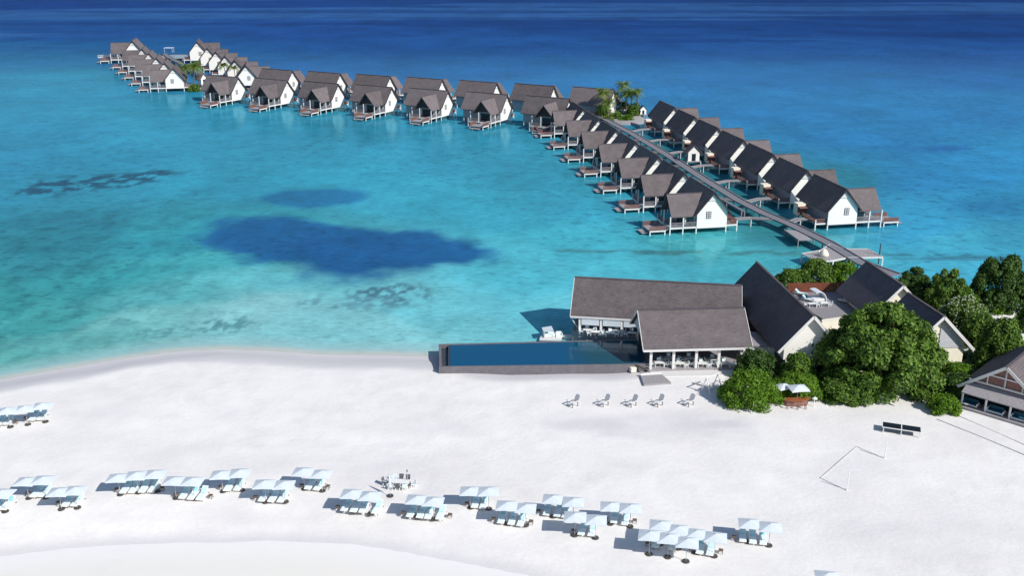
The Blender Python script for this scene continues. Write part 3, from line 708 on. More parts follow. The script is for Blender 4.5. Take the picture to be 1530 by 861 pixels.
def make_lowtable():
    r = empty('low_table'); MB().cyl((0, 0, .4), (0, 0, .44), .38, n=12).build('tabletop', M['frame'], r); MB().cyl((0, 0, 0), (0, 0, .4), .06, .05, 6).build('leg', M['timber'], r); return r
lt = Proto(make_lowtable())
for i, (px_, py_) in enumerate([(854.5, 607), (900, 606.5), (941.5, 607), (981, 606.5), (1027, 606)]):
    x0, y0 = G(px_, py_, SAND)
    for j, (ox, oy, rr) in enumerate(((.1, 0, 50),)):
        bc.put((x0 + ox, y0 + oy, SAND), radians(-rr), 1.25, f'pale slatted beach chair, {ORD[i]} from the left in the row below the pool', 'beach chair', 'slatted beach chairs in a row below the pool')
    lt.put((x0 + .6, y0 + 1.5, SAND), 0, .9, f'small round white table behind the {ORD[i]} beach chair from the left below the pool', 'low table', 'round tables by the beach chairs')

# black covered swing bed / double table, goal net, ropes
bx, by = G(1346, 647, SAND)
r = empty('canopy_frame', (bx, by, SAND), radians(-20)); tag(r, 'low white frame carrying two black panels, alone on the sand', 'table')
tb = MB(); 
for a_ in (-1.25, 1.25): MB().box(a_ - 1.18, a_ + 1.18, -.8, .8, .80, .88).build('black_panel', M['navy'], r)
fr_ = MB(); fr_.box(-2.5, 2.5, -.88, -.8, .78, .89); fr_.box(-2.5, 2.5, .8, .88, .78, .89); fr_.box(-2.52, -2.44, -.8, .8, .78, .89); fr_.box(2.44, 2.52, -.8, .8, .78, .89); fr_.box(-.06, .06, -.8, .8, .78, .895)
fr_.build('frame', M['frame'], r)
for a_ in (-2.3, 0, 2.3):
    for b_ in (-.75, .75): MB().box(a_ - .05, a_ + .05, b_ - .05, b_ + .05, 0, .79).build('leg', M['frame'], r)
cr_ = [G(*p, SAND + .12) for p in ((1280, 667), (1319, 684), (1265, 733), (1226, 714))]
q = MB()
for i in range(4):
    if i == 1: continue
    q.beam((*cr_[i], SAND + .08), (*cr_[(i + 1) % 4], SAND + .08), .07, .03)
tag(q.build('court_line', M['rope'], None), 'grey tape lines marking the beach volleyball court', 'court lines')
va = (*G(1265.5, 733, SAND), SAND); vb = (*G(1322, 685, SAND), SAND)
for i, p in enumerate((va, vb)):
    r = empty('net_post', p); tag(r, f'thin white volleyball post at the {("near", "far")[i]} end of the court', 'net post')
    MB().cyl((0, 0, 0), (0, 0, 2.6), .06, .05, 8).build('pole', M['frame'], r); MB().cyl((0, 0, 0), (0, 0, .08), .14, n=8).build('foot', M['frame'], r)
for i, pp in enumerate(([(1400, 627), (1470, 655), (1530, 680), (1600, 712)], [(1432, 622), (1480, 643), (1530, 665), (1600, 697)])):
    q = MB(); P3 = [(*G(*p, SAND), SAND + .05) for p in pp]
    for a2, b2 in zip(P3, P3[1:]): q.beam(a2, b2, .14, .07)
    tag(q.build('sand_edging', M['rope'], None), f'thin grey edging line crossing the sand, {("farther from", "closer to")[i]} the beach hut', 'edging')

# orange bar with parasol
bx, by = G(1188, 606, SAND)
r = empty('beach_bar', (bx, by, SAND), radians(2)); tag(r, 'varnished orange timber boat-shaped bar against the green bushes', 'bar')
outline = [(-2.3, .25), (-1.6, -.55), (-.4, -.85), (.9, -.75), (1.9, -.3), (2.3, .4), (1.3, .9), (-1.2, .9)]
MB().prism(outline, .95, 1.08).build('counter', M['orange_wood'], r)
MB().prism([(a_ * .86, b_ * .8 + .05) for a_, b_ in outline], .05, .95).build('body', M['redwood'], r)
for i, (a_, b_) in enumerate(((-1.5, -1.25), (-.1, -1.5), (1.1, -1.35))):
    s_ = empty('bar_stool', (bx + a_, by + b_, SAND)); tag(s_, f'dark bar stool, {ORD[i]} from left in front of the orange bar', 'stool', 'stools in front of the orange bar')
    MB().cyl((0, 0, .68), (0, 0, .76), .2, n=10).build('seat', M['redwood'], s_)
    for q_ in range(4): MB().beam((.12 * cos(q_ * pi / 2), .12 * sin(q_ * pi / 2), .68), (.2 * cos(q_ * pi / 2), .2 * sin(q_ * pi / 2), 0), .04).build('leg', M['dark'], s_)
par.put((bx + .25, by + .2, SAND), radians(8), 1.12, 'white parasol shading the orange timber bar', 'parasol', GP)
par.put((bx - 1.5, by + 1.6, SAND), radians(20), .95, 'grey-shaded white parasol just behind the orange bar', 'parasol', GP)
lx, ly = G(1216, 608, SAND); r = empty('garden_lamp', (lx, ly, SAND)); tag(r, 'small white mushroom garden lamp right of the orange bar', 'lamp')
MB().cyl((0, 0, 0), (0, 0, 1.3), .06, n=8).build('post', M['frame'], r); MB().cyl((0, 0, 1.3), (0, 0, 1.55), .42, .06, 12).build('lamp_shade', M['frame'], r)

# A-frame swing beside the bushes
bx, by = G(1063, 584, SAND); r = empty('garden_swing', (bx, by, SAND), radians(38)); tag(r, 'white A-frame garden swing in front of the restaurant beside the bush', 'swing')
for a_ in (-1.3, 1.3):
    for s_ in (-.85, .85): MB().beam((a_, s_, 0), (a_, 0, 2.5), .11).build('leg', M['frame'], r)
    MB().beam((a_, -.45, 1.15), (a_, .45, 1.15), .08).build('crossbar', M['frame'], r)
MB().beam((-1.45, 0, 2.5), (1.45, 0, 2.5), .12).build('top_beam', M['frame'], r)
MB().box(-.9, .9, -.3, .3, .5, .58).build('seat', M['trim'], r); MB().box(-.9, .9, .28, .34, .58, 1.1).build('backrest', M['trim'], r)
for a_ in (-.9, .9): MB().beam((a_, 0, .55), (a_, 0, 2.5), .03).build('rope', M['rope'], r)
bx, by = G(1049, 577, SAND); r = empty('white_bench', (bx, by, SAND), radians(-38)); tag(r, 'low white bench beside the A-frame swing', 'bench')
MB().box(-1.1, 1.1, -.25, .25, .42, .5).build('seat', M['frame'], r)
for a_ in (-.95, .95): MB().box(a_ - .06, a_ + .06, -.22, .22, 0, .42).build('leg', M['frame'], r)

# ------------------------------------------------------------------ pool
P0 = (-12.1, 153.4); P1 = (-11.4, 143.8); P2 = (17.3, 144.7); P3 = (21.0, 145.0); P4 = (21.6, 155.6)
root = empty('swimming_pool', (0, 0, 0)); tag(root, 'long grey-walled infinity pool of deep blue water beside the sand', 'pool')
ZP = 1.95
def wallseg(a_, b_, t, z0, z1):
    d = (Vector(b_) - Vector(a_)).normalized(); n = Vector((-d.y, d.x)) * t
    return [(a_[0], a_[1]), (b_[0], b_[1]), (b_[0] + n.x, b_[1] + n.y), (a_[0] + n.x, a_[1] + n.y)]
mb = MB(); mb.prism(wallseg(P1, P2, .32, 0, 0), -.5, ZP + .10); mb.prism(wallseg(P2, P3, .32, 0, 0), -.5, ZP + .101); mb.build('front_wall', M['pool_wall'], root)
MB().prism(wallseg(P4, P0, .4, 0, 0), -1.5, ZP + .02).build('back_wall', M['pool_wall'], root)
MB().prism([(-11.37, 144.3), (-10.95, 144.3), (-11.62, 152.97), (-12.05, 152.97)], -1.2, ZP + .03).build('end_wall', M['pool_wall'], root)
MB().prism([(-10.93, 144.3), (-10.0, 144.3), (-10.5, 152.97), (-11.6, 152.97)], -.6, ZP - .55).build('overflow_channel', M['pool_dark'], root)
MB().prism([(-9.98, 144.29), (-9.7, 144.3), (-10.2, 152.96), (-10.48, 152.96)], -.6, ZP - .06).build('weir', M['pool_dark'], root)
pm = bpy.data.materials.new('pool_water'); pm.use_nodes = True; N = pm.node_tree.nodes; L = pm.node_tree.links; b = N['Principled BSDF']
b.inputs['Base Color'].default_value = (.003, .075, .22, 1); b.inputs['Roughness'].default_value = .06; b.inputs['IOR'].default_value = 1.33; b.inputs['Specular IOR Level'].default_value = .5; b.inputs['Specular Tint'].default_value = (.5, .8, 1, 1)
tc = N.new('ShaderNodeTexCoord'); nz = N.new('ShaderNodeTexNoise'); nz.inputs['Scale'].default_value = 1.6; nz.inputs['Detail'].default_value = 4; L.new(tc.outputs['Object'], nz.inputs[0])
bp = N.new('ShaderNodeBump'); bp.inputs['Distance'].default_value = .02; L.new(nz.outputs[0], bp.inputs['Height']); L.new(bp.outputs[0], b.inputs['Normal'])
sp = N.new('ShaderNodeSeparateXYZ'); L.new(tc.outputs['Object'], sp.inputs[0]); cr = N.new('ShaderNodeValToRGB'); e = cr.color_ramp.elements
mr = N.new('ShaderNodeMapRange'); mr.inputs['From Min'].default_value = -10; mr.inputs['From Max'].default_value = 20; L.new(sp.outputs[0], mr.inputs[0]); L.new(mr.outputs[0], cr.inputs[0])
e[0].position = .60; e[0].color = (.001, .075, .17, 1); e[1].position = .78; e[1].color = (.010, .075, .115, 1); L.new(cr.outputs[0], b.inputs['Base Color'])  # pavilion's reflection painted in: pool colour turns greener and duller to the right
MB().prism([(-9.68, 144.31), (17.3, 145.16), (20.9, 145.46), (21.45, 155.18), (-10.18, 152.96)], ZP - .6, ZP - .02).build('pool_water', pm, root)

# floating lounge platform with stepping stones
q = [G(*p, .6) for p in ((806, 507), (838.5, 508), (842, 497), (811, 495))]
r = empty('lounge_platform', (0, 0, 0)); tag(r, 'small white platform standing in the sea behind the pool', 'platform')
MB().prism(q, .35, .6).build('deck', M['trim'], r); MB().prism([(a_ * .995 + .05, b_) for a_, b_ in q], -.8, .345).build('base', M['pool_wall'], r)
cx_, cy_ = G(822, 503, .6)
r = empty('daybed', (cx_ - .1, cy_ + .2, .6), radians(8)); tag(r, 'low white canopied daybed on the small platform behind the pool', 'daybed')
MB().box(-1.0, .9, -.8, .8, .1, .4).build('base', M['frame'], r); MB().box(-.95, .85, -.75, .75, .4, .55).build('mattress', M['cushion'], r)
MB().slab([(-1.2, -1.0, 1.25), (.5, -1.0, 1.45), (.5, 1.0, 1.45), (-1.2, 1.0, 1.25)], .06).build('canopy', M['fabric'], r)
for a_, zz in ((-1.1, 1.2), (.42, 1.38)):
    for b_ in (-.9, .9): MB().box(a_ - .03, a_ + .03, b_ - .03, b_ + .03, 0, zz).build('post', M['frame'], r)
r = empty('cube_seat', (cx_ + 1.5, cy_ - .1, .6), radians(8)); tag(r, 'white cube armchair at the right of the small sea platform', 'armchair')
MB().box(-.45, .45, -.45, .45, .05, .42).build('seat', M['cushion'], r); MB().box(-.45, .45, .3, .45, .42, .85).build('backrest', M['cushion'], r)
for a_ in (-.52, .52): MB().box(a_ - .07, a_ + .07, -.45, .45, .05, .62).build('armrest', M['frame'], r)
for i, px_ in enumerate((845, 852, 859)):
    x0, y0 = G(px_, 501, .6); o = MB().box(-.42, .42, -.42, .42, -.6, 0).build('stepping_stone', M['trim']); o.location = (x0, y0, .6)
    tag(o, f'square white stepping stone, {ORD[i]} from the sea platform towards the restaurant', 'stepping stone', 'stepping stones behind the pool')

# ------------------------------------------------------------------ restaurant pavilions
def uv(a_, b_):
    d = Vector((b_[0] - a_[0], b_[1] - a_[1])); l = d.length; d /= l; return d, Vector((-d.y, d.x)), l
def pavilion(name, label, a_, b_, hw, ze, zr, zf, posts_front, back_wall=True, roofm='roof', cat='pavilion', over=.8, floor=True):
    """ridge a->b; front = the side facing the camera"""
    d, n, l = uv(a_, b_)
    if n.y > 0: n = -n
    root = empty(name); tag(root, label, cat)
    r = MB(); gable_roof(r, a_, b_, hw, ze, zr, .28, 0); rf = r.build('roof', M[roofm], root)
    ridge_cap(a_, b_, zr, .4, .05).build('ridge_cap', M['roof_dark'], rf)
    A0 = Vector(a_); 
    def pt(t, s): p = A0 + d * t + n * s; return (p.x, p.y)
    fm_ = MB(); e0 = pt(0, hw + .02); e1 = pt(l, hw + .02); fm_.beam((*e0, ze - .12), (*e1, ze - .12), .10, .34); fm_.build('gutter', M['trim'], rf)
    bbm = MB()
    for t in (-.04, l + .04):
        for s in (hw, -hw): bbm.beam((*pt(t, 0), zr - .1), (*pt(t, s), ze - .1), .08, .34)
    bbm.build('barge_board', M['trim'], rf)
    if floor: MB().prism([pt(over, hw - .4), pt(l - over, hw - .4), pt(l - over, -hw + .4), pt(over, -hw + .4)], -1.0, zf).build('floor', M['deck'], root)
    bm_ = MB(); bm_.beam((*pt(over, hw - over), ze + .0), (*pt(l - over, hw - over), ze + .0), .25, .4); bm_.build('beam', M['darkwood'], root)
    for t in posts_front:
        for s in (hw - over, -hw + over):
            x_, y_ = pt(t, s); MB().box(x_ - .2, x_ + .2, y_ - .2, y_ + .2, zf - .3, ze + .05).build('column', M['post'], root)
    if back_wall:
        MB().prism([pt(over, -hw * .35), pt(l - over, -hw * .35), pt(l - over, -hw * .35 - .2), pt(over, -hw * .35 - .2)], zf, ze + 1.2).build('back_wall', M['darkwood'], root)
    return root, pt, l, rf
# R1 back pavilion
R1, pt1, l1, rf1 = pavilion('restaurant_pavilion', 'long grey-brown roofed restaurant pavilion over the water behind the pool', (10.9, 165.2), (38.9, 160.7), 6.6, 4.9, 9.7, 1.9, (1.6, 5.2, 8.7, 12.2, 15.8, 19.5), over=.35)
vl = MB()
for t0 in (1.9, 5.5, 9.0):
    vl.beam((*pt1(t0, 6.52), 3.98), (*pt1(t0 + 3.0, 6.52), 3.98), .05, 1.1)
vl.build('roller_blind', M['fabric'], R1)
MB().beam((*pt1(.05, 6.5), 4.7), (*pt1(1.5, 5.4), 1.9), .12).build('brace', M['trim'], R1)
# R2 front pavilion
R2, pt2, l2, rf2 = pavilion('lounge_pavilion', 'wide brown roofed open lounge pavilion with white columns facing the sand', (20.0, 149.9), (37.2, 151.0), 6.0, 4.8, 9.3, 1.25, (1.4, 5.0, 8.6, 12.2, 15.8))
gwl = MB(); 
p_ = pt2(.5, 5.0); q_ = pt2(.5, -5.0); k_ = pt2(.5, 0)
gwl.v += [(*p_, 5.2), (*q_, 5.2), (*k_, 8.9), (p_[0] + .1, p_[1], 5.2), (q_[0] + .1, q_[1], 5.2), (k_[0] + .1, k_[1], 8.9)]; gwl.f += [(0, 1, 2), (5, 4, 3), (0, 3, 4, 1), (1, 4, 5, 2), (2, 5, 3, 0)]
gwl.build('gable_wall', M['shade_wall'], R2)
MB().prism([pt2(1.2, 5.2), pt2(l2 + 2, 5.2), pt2(l2 + 1, 7.6), pt2(1.6, 7.6)], .3, 1.0).build('terrace', M['trim'], R2)
# steps at the pool corner
q = [G(*p, 1.3) for p in ((957, 560), (988, 558), (1003, 571), (962, 574))]
r = empty('timber_platform'); tag(r, 'grey timber landing with a white rim at the pool corner', 'platform'); MB().prism(q, .6, 1.22).build('deck', M['deck'], r)
a_, b_ = q[0], q[1]; MB().beam((*a_, 1.3), (*b_, 1.3), .3, .3).build('rim', M['frame'], r)
def ramp_rail():
    q = MB(); a_ = (*G(947, 544, 2.0), 2.0); b_ = (*G(969, 555, 1.4), 1.4); q.beam(a_, b_, .35, .12); return q
tag(ramp_rail().build('plank_ramp', M['dark'], None), 'dark plank ramp between pool corner and landing', 'ramp')
for i, (px_, py_) in enumerate(((936, 552), (945, 555))):
    o = MB().box(-.45, .45, -.45, .45, 0, .75).build('sand_planter', M['cream']); 
    o.location = (*G(px_, py_, SAND), SAND); o.rotation_euler = (0, 0, .4); tag(o, f'{("left", "right")[i]} of two pale stone blocks at the right end of the pool', 'stone block', 'stone blocks at the pool corner')
# tables and chairs inside
def dine(px_, py_, z, i, where, rot=0):
    x0, y0 = G(px_, py_, z)
    tb_w.put((x0, y0, z), radians(rot), 1, f'white dining table, {ORD[i]} from left {where}', 'table', f'tables {where}')
    for j, (dx, dy, a_) in enumerate(((-1.05, .05, 90), (1.05, 0, -90), (0, .8, 0))):
        ch_w.put((x0 + dx, y0 + dy, z), radians(a_ + rot + R_.uniform(-12, 12)), 1.1, f'white armchair {("left of", "right of", "behind")[j]} the {ORD[i]} table from left {where}', 'chair', f'chairs {where}')
for i, (a_, b_) in enumerate(((878, 499), (889, 501.5), (912, 503), (922, 500), (944, 503))): dine(a_, b_, 1.92, i, 'in the back pavilion by the pool', -8)
for i, (a_, b_) in enumerate(((985, 548), (1000, 541), (1015, 549), (1030, 541), (1049, 549), (1066, 543), (1083, 549))): dine(a_, b_, 1.27, i, 'in the white columned lounge pavilion', 3)
# R3 great hall with white gable
def hall(name, label, g, bk, hw, ze, zr, zf, roofm, wallm, cat='building', over=1.2, wallz=None, half=(1, 1)):
    d, n, l = uv(g, bk)
    root = empty(name); tag(root, label, cat)
    G0 = Vector(g)
    def pt(t, s): p = G0 + d * t + n * s; return (p.x, p.y)
    r = MB(); 
    r.slab([(*pt(0, 0), zr), (*pt(0, hw * half[0]), zr - (zr - ze) * half[0]), (*pt(l, hw * half[0]), zr - (zr - ze) * half[0]), (*pt(l, 0), zr)], .3)
    r.slab([(*pt(0, 0), zr), (*pt(l, 0), zr), (*pt(l, -hw * half[1]), zr - (zr - ze) * half[1]), (*pt(0, -hw * half[1]), zr - (zr - ze) * half[1])], .3)
    rf = r.build('roof', M[roofm], root)
    MB().beam((*pt(-.1, 0), zr + .02), (*pt(l, 0), zr + .02), .4, .16).build('ridge_cap', M['roof_dark'], rf)
    bbm = MB()
    for s, hh in ((1, half[0]), (-1, half[1])): bbm.beam((*pt(-.06, 0), zr - .12), (*pt(-.06, s * hw * hh), zr - (zr - ze) * hh - .12), .1, .45)
    bbm.build('barge_board', M['trim'], rf)
    wl = MB(); w2 = hw - over; zt = ze + (zr - ze) * (over / hw) - .3; n0 = len(wl.v)
    w2a, w2b = w2 * min(1, half[0] * 1.0), w2 * min(1, half[1])
    for t in (over * .7, l - over * .7):
        wl.v += [(*pt(t, w2), zf), (*pt(t, w2), zt), (*pt(t, 0), zr - .32), (*pt(t, -w2), zt), (*pt(t, -w2), zf)]
    wl.f += [(0, 1, 2, 3, 4), (9, 8, 7, 6, 5), (0, 5, 6, 1), (3, 8, 9, 4)]
    wl.build('wall', M[wallm], root)
    return root, pt, l
R3, pt3, l3 = hall('gabled_hall', 'tall dark-roofed hall with white front gable between pavilion and big tree', (45.9, 142.6), (43.4, 170.0), 5.1, 5.3, 11.0, 3.6, 'roof_dark', 'white')
for s in (-3.4, -1.2, 1.2, 3.4):
    x_, y_ = pt3(.9, s); MB().box(x_ - .14, x_ + .14, y_ - .14, y_ + .14, SAND - .2, 3.7).build('column', M['post'], R3)
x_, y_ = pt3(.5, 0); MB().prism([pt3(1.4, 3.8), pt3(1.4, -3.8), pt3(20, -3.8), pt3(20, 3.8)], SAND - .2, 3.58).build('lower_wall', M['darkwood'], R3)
# flat link between R2 and R3
r = empty('link_building'); tag(r, 'small white flat-roofed link between the lounge pavilion and the tall hall', 'building')
MB().prism([(36.8, 147.8), (41.8, 147.2), (41.8, 153), (37.2, 153)], .5, 4.0).build('wall', M['white'], r); MB().prism([(36.6, 147.5), (42.0, 146.9), (42.0, 153.2), (36.9, 153.2)], 4.0, 4.25).build('roof', M['deck'], r)
# terrace
tz = 3.0
tp = [G(*p, tz) for p in ((1176, 434), (1268, 434), (1310, 455), (1268, 476), (1235, 480), (1205, 462))]
r = empty('roof_terrace'); tag(r, 'grey decked terrace with cream front wall between the two dark roofs', 'terrace')
MB().prism(tp, tz - .25, tz).build('deck', M['timber'], r)
MB().prism([(a_ + .1, b_ + .15) for a_, b_ in tp[:1]] + [(tp[1][0] - .1, tp[1][1] - .1), (tp[2][0] - .3, tp[2][1]), (tp[3][0], tp[3][1] + .3), (tp[4][0], tp[4][1] + .3), (tp[5][0] + .3, tp[5][1])], .3, tz - .26).build('wall', M['cream'], r)
MB().prism([G(1228, 483, 3.2), G(1272, 476, 3.2), G(1272, 472, 3.2), G(1228, 478, 3.2)], .5, 3.25).build('parapet', M['cream'], r)
# red fence behind the terrace
f0, f1 = G(1177, 437, tz), G(1264, 436, tz); d, n_, l = uv(f0, f1)
r = empty('timber_fence'); tag(r, 'red-brown stained timber fence along the back of the terrace', 'fence')
pn = MB()
for i in range(6):
    z_ = tz + .05 + i * .30; pn.beam((*f0, z_ + .12), (*f1, z_ + .12), .05, .26)
pn.build('board_panel', M['red_fence'], r)
for i in range(7):
    t = i / 6; MB().box(-.06, .06, -.06, .06, 0, 2.0, Matrix.Translation((f0[0] + (f1[0] - f0[0]) * t, f0[1] + (f1[1] - f0[1]) * t + .08, tz - .05))).build('post', M['redwood'], r)
# terrace furniture: curved shell daybed, loungers, curved chairs
cx_, cy_ = G(1222, 449, tz)
r = empty('shell_daybed', (cx_, cy_, tz), radians(15)); tag(r, 'white curved shell daybed with a dark back on the terrace by the fence', 'daybed')
MB().box(-1.5, .7, -1.1, 1.1, .1, .5).build('base', M['trim'], r)
MB().box(-1.45, .65, -1.05, 1.05, .5, .62).build('mattress', M['valance'], r)
sh = MB(); K = 10
for i in range(K):
    t0, t1 = i / K * pi * .62, (i + 1) / K * pi * .62
    for (ra, rb, nm) in ((1.75, 1.75, 0),):
        a0 = (-.6 + ra * cos(t0), ra * sin(t0) * 1.2); a1 = (-.6 + ra * cos(t1), ra * sin(t1) * 1.2)
        sh.quad((a0[0], -1.15, a0[1]), (a0[0], 1.15, a0[1]), (a1[0], 1.15, a1[1]), (a1[0], -1.15, a1[1]))
        i0 = (-.6 + (ra - .15) * cos(t0), (ra - .15) * sin(t0) * 1.2); i1 = (-.6 + (ra - .15) * cos(t1), (ra - .15) * sin(t1) * 1.2)
        sh.quad((i0[0], 1.15, i0[1]), (i0[0], -1.15, i0[1]), (i1[0], -1.15, i1[1]), (i1[0], 1.15, i1[1]))
        for y_ in (-1.15, 1.15): sh.quad((a0[0], y_, a0[1]), (a1[0], y_, a1[1]), (i1[0], y_, i1[1]), (i0[0], y_, i0[1]))
sh.build('hood', M['fabric'], r)
tl = Proto(make_lounger('aqua2'))
for i, (px_, py_, rr) in enumerate(((1196, 441, 50), (1207, 450, 50), (1262, 452, -130))):
    tl.put((*G(px_, py_, tz), tz), radians(rr), 1.15, f'white lounger on the terrace, {ORD[i]} from the left', 'sun lounger', 'terrace loungers')
def make_curve_chair():
    r = empty('curved_chair'); s = MB()
    prof = [(-.9, .35), (-.3, .25), (.2, .35), (.45, .8), (.35, 1.3), (.1, 1.55)]
    for (a0, z0), (a1, z1) in zip(prof, prof[1:]):
        s.quad((a0, -.4, z0), (a0, .4, z0), (a1, .4, z1), (a1, -.4, z1)); s.quad((a0, .4, z0 - .1), (a0, -.4, z0 - .1), (a1 + .1, -.4, z1 - .05), (a1 + .1, .4, z1 - .05))
        for y_ in (-.4, .4): s.quad((a0, y_, z0), (a1, y_, z1), (a1 + .1, y_, z1 - .05), (a0, y_, z0 - .1))
    s.build('shell', M['fabric'], r); MB().box(-.5, .2, -.3, .3, 0, .22).build('base', M['trim'], r); return r
cc = Proto(make_curve_chair())
for i, (px_, py_) in enumerate(((1265, 445), (1272, 449), (1278, 452))): cc.put((*G(px_, py_, tz), tz), radians(5), 1.15, f'white curved shell chair on the terrace beside the dark roof, {ORD[i]} from left', 'chair', 'curved white chairs on the terrace')
for i, (px_, py_) in enumerate(((1213, 459), (1231, 458))):
    tb_w.put((*G(px_, py_, tz), tz), radians(12), 1.0, f'white terrace table, {("left", "right")[i]} one in front of the shell daybed', 'table', 'terrace tables')
    for j, s in enumerate((-1, 1)): ch_w.put((G(px_, py_, tz)[0] + s * 1.1, G(px_, py_, tz)[1] + .1, tz), radians(-90 * s), 1.05, f'white chair {("left", "right")[j]} of the {("left", "right")[i]} terrace table', 'chair', 'terrace chairs')

R4, _, _ = hall('dark_roofed_house', 'dark-roofed house with a narrow pale gable behind the big tree, seaward one', (65.9, 159.7), (64.3, 173.6), 5.2, 4.6, 10.0, 1.0, 'roof_dark', 'cream')
R5, pt5, _ = hall('cream_gabled_house', 'cream-walled gabled house half hidden by the right side of the big tree', (66.8, 145.0), (65.3, 156.2), 5.8, 4.2, 10.0, .6, 'roof_dark', 'cream')
sd_ = MB(); a_ = pt5(.72, .3); 
sd_.v += [(*pt5(.78, -4.4), 4.4), (*pt5(.78, -.2), 4.4), (*pt5(.78, -.2), 9.2)]; sd_.v += [(x_, y_ - .08, z_) for x_, y_, z_ in sd_.v[:3]]
sd_.f += [(2, 1, 0), (3, 4, 5), (0, 1, 4, 3), (1, 2, 5, 4), (2, 0, 3, 5)]; sd_.build('gable_sheet', M['shade_wall'], R5)

# R6 beach hut at right
g6 = (69.8, 130.1); b6 = (80.5, 141.2)
R6, pt6, _ = hall('beach_hut', 'timber-framed beach hut with porch and blue sofas at the right edge', g6, b6, 6.2, 3.2, 8.0, SAND, 'roof', 'redwood', over=.9)
fr6 = MB()
def onf(s, z): x_, y_ = pt6(.50, s); return (x_, y_, z)
fr6.beam(onf(-4.9, 4.5), onf(4.9, 4.5), .14, .28); fr6.beam(onf(0, 4.5), onf(0, 7.9), .14, .22); fr6.beam(onf(-2.4, 6.0), onf(2.4, 6.0), .14, .2)
for s in (-2.4, 2.4): fr6.beam(onf(s, 4.5), onf(s, 6.1), .14, .2)
fr6.build('gable_frame', M['trim'], R6)
pa = MB(); x0, y0 = pt6(.5, 5.2)
pa.slab([(*pt6(.35, 4.9), 4.2), (*pt6(.35, -5.2), 4.2), (*pt6(-1.9, -5.2), 3.25), (*pt6(-1.9, 4.9), 3.25)], .14)
pa.build('porch_roof', M['deck'], R6)
MB().prism([pt6(.6, 5.6), pt6(.6, -6), pt6(-2.5, -6), pt6(-2.5, 5.6)], SAND - .3, SAND + .35).build('porch_deck', M['deck'], R6)
for s in (4.7, 1.4, -1.9, -5.0):
    x_, y_ = pt6(-1.75, s); MB().box(x_ - .11, x_ + .11, y_ - .11, y_ + .11, SAND + .3, 3.2).build('post', M['post'], R6)
MB().prism([pt6(.55, 4.6), pt6(.55, -5), pt6(.45, -5), pt6(.45, 4.6)], SAND + .3, 2.7).build('window_band', M['glass'], R6)
def make_sofa():
    r = empty('blue_sofa'); MB().box(-1.05, 1.05, -.42, .42, .12, .3).build('frame', M['frame'], r); MB().box(-.95, .95, -.4, .3, .3, .46).build('seat', M['blue_cloth'], r)
    MB().box(-.95, .95, .26, .42, .46, .92).build('backrest', M['blue_cloth'], r)
    for a_ in (-1.05, 1.05): MB().box(a_ - .06, a_ + .06, -.42, .42, .3, .62).build('armrest', M['frame'], r)
    for a_ in (-.98, .98):
        for b_ in (-.36, .36): MB().box(a_ - .04, a_ + .04, b_ - .04, b_ + .04, 0, .12).build('leg', M['frame'], r)
    return r
sf = Proto(make_sofa()); d6, n6, _ = uv(g6, b6); ra = atan2(-n6.y, -n6.x)
for i, s in enumerate((3.7, .1, -3.2)):
    x_, y_ = pt6(-1.2, s); sf.put((x_, y_, SAND + .35), ra, 1.05, f'blue cushioned sofa on the beach hut porch, {ORD[i]} from left', 'sofa', 'blue sofas on the porch')
x_, y_ = pt6(-1.9, 4.5); lt.put((x_ + .4, y_ - .3, SAND + .35), 0, 1.0, 'small white round table by the left blue sofa on the porch', 'low table')
# small tent between the trees, right
x0, y0 = G(1452, 452, SAND + 1.5); r = empty('white_awning', (x0, y0, SAND)); tag(r, 'small white awning half hidden among the trees at the right', 'awning')
MB().slab([(-1.6, -1, 2.1), (1.6, -1, 2.1), (1.6, 1, 2.6), (-1.6, 1, 2.6)], .08).build('canopy', M['frame'], r)
for a_ in (-1.5, 1.5):
    for b_, zz in ((-.9, 2.02), (.9, 2.5)): MB().box(a_ - .04, a_ + .04, b_ - .04, b_ + .04, 0, zz).build('post', M['frame'], r)

# ------------------------------------------------------------------ jetties
JZ = 2.0
def strip(mb, pts, w_, z, t=.22):
    P = [Vector(p) for p in pts]; Ls, Rs = [], []
    for i, p in enumerate(P):
        d = (P[min(i + 1, len(P) - 1)] - P[max(i - 1, 0)]).normalized(); n = Vector((-d.y, d.x)); Ls.append(p + n * w_ / 2); Rs.append(p - n * w_ / 2)
    n0 = len(mb.v); k = len(P)
    for q in (Ls, Rs): mb.v += [(p.x, p.y, z) for p in q] + [(p.x, p.y, z - t) for p in q]
    L0, L1, R0, R1_ = n0, n0 + k, n0 + 2 * k, n0 + 3 * k
    for i in range(k - 1):
        mb.f += [(L0 + i, L0 + i + 1, R0 + i + 1, R0 + i)[::-1], (L1 + i, R1_ + i, R1_ + i + 1, L1 + i + 1)[::-1], (L0 + i, L1 + i, L1 + i + 1, L0 + i + 1)[::-1], (R0 + i, R0 + i + 1, R1_ + i + 1, R1_ + i)[::-1]]
    mb.f += [(L0, R0, R1_, L1), (L0 + k - 1, L1 + k - 1, R1_ + k - 1, R0 + k - 1)]
    return Ls, Rs
def resample(pts, step):
    P = [Vector(p) for p in pts]; out = [P[0]]
    for a_, b_ in zip(P, P[1:]):
        n = max(1, int((b_ - a_).length / step))
        for i in range(1, n + 1): out.append(a_.lerp(b_, i / n))
    return out
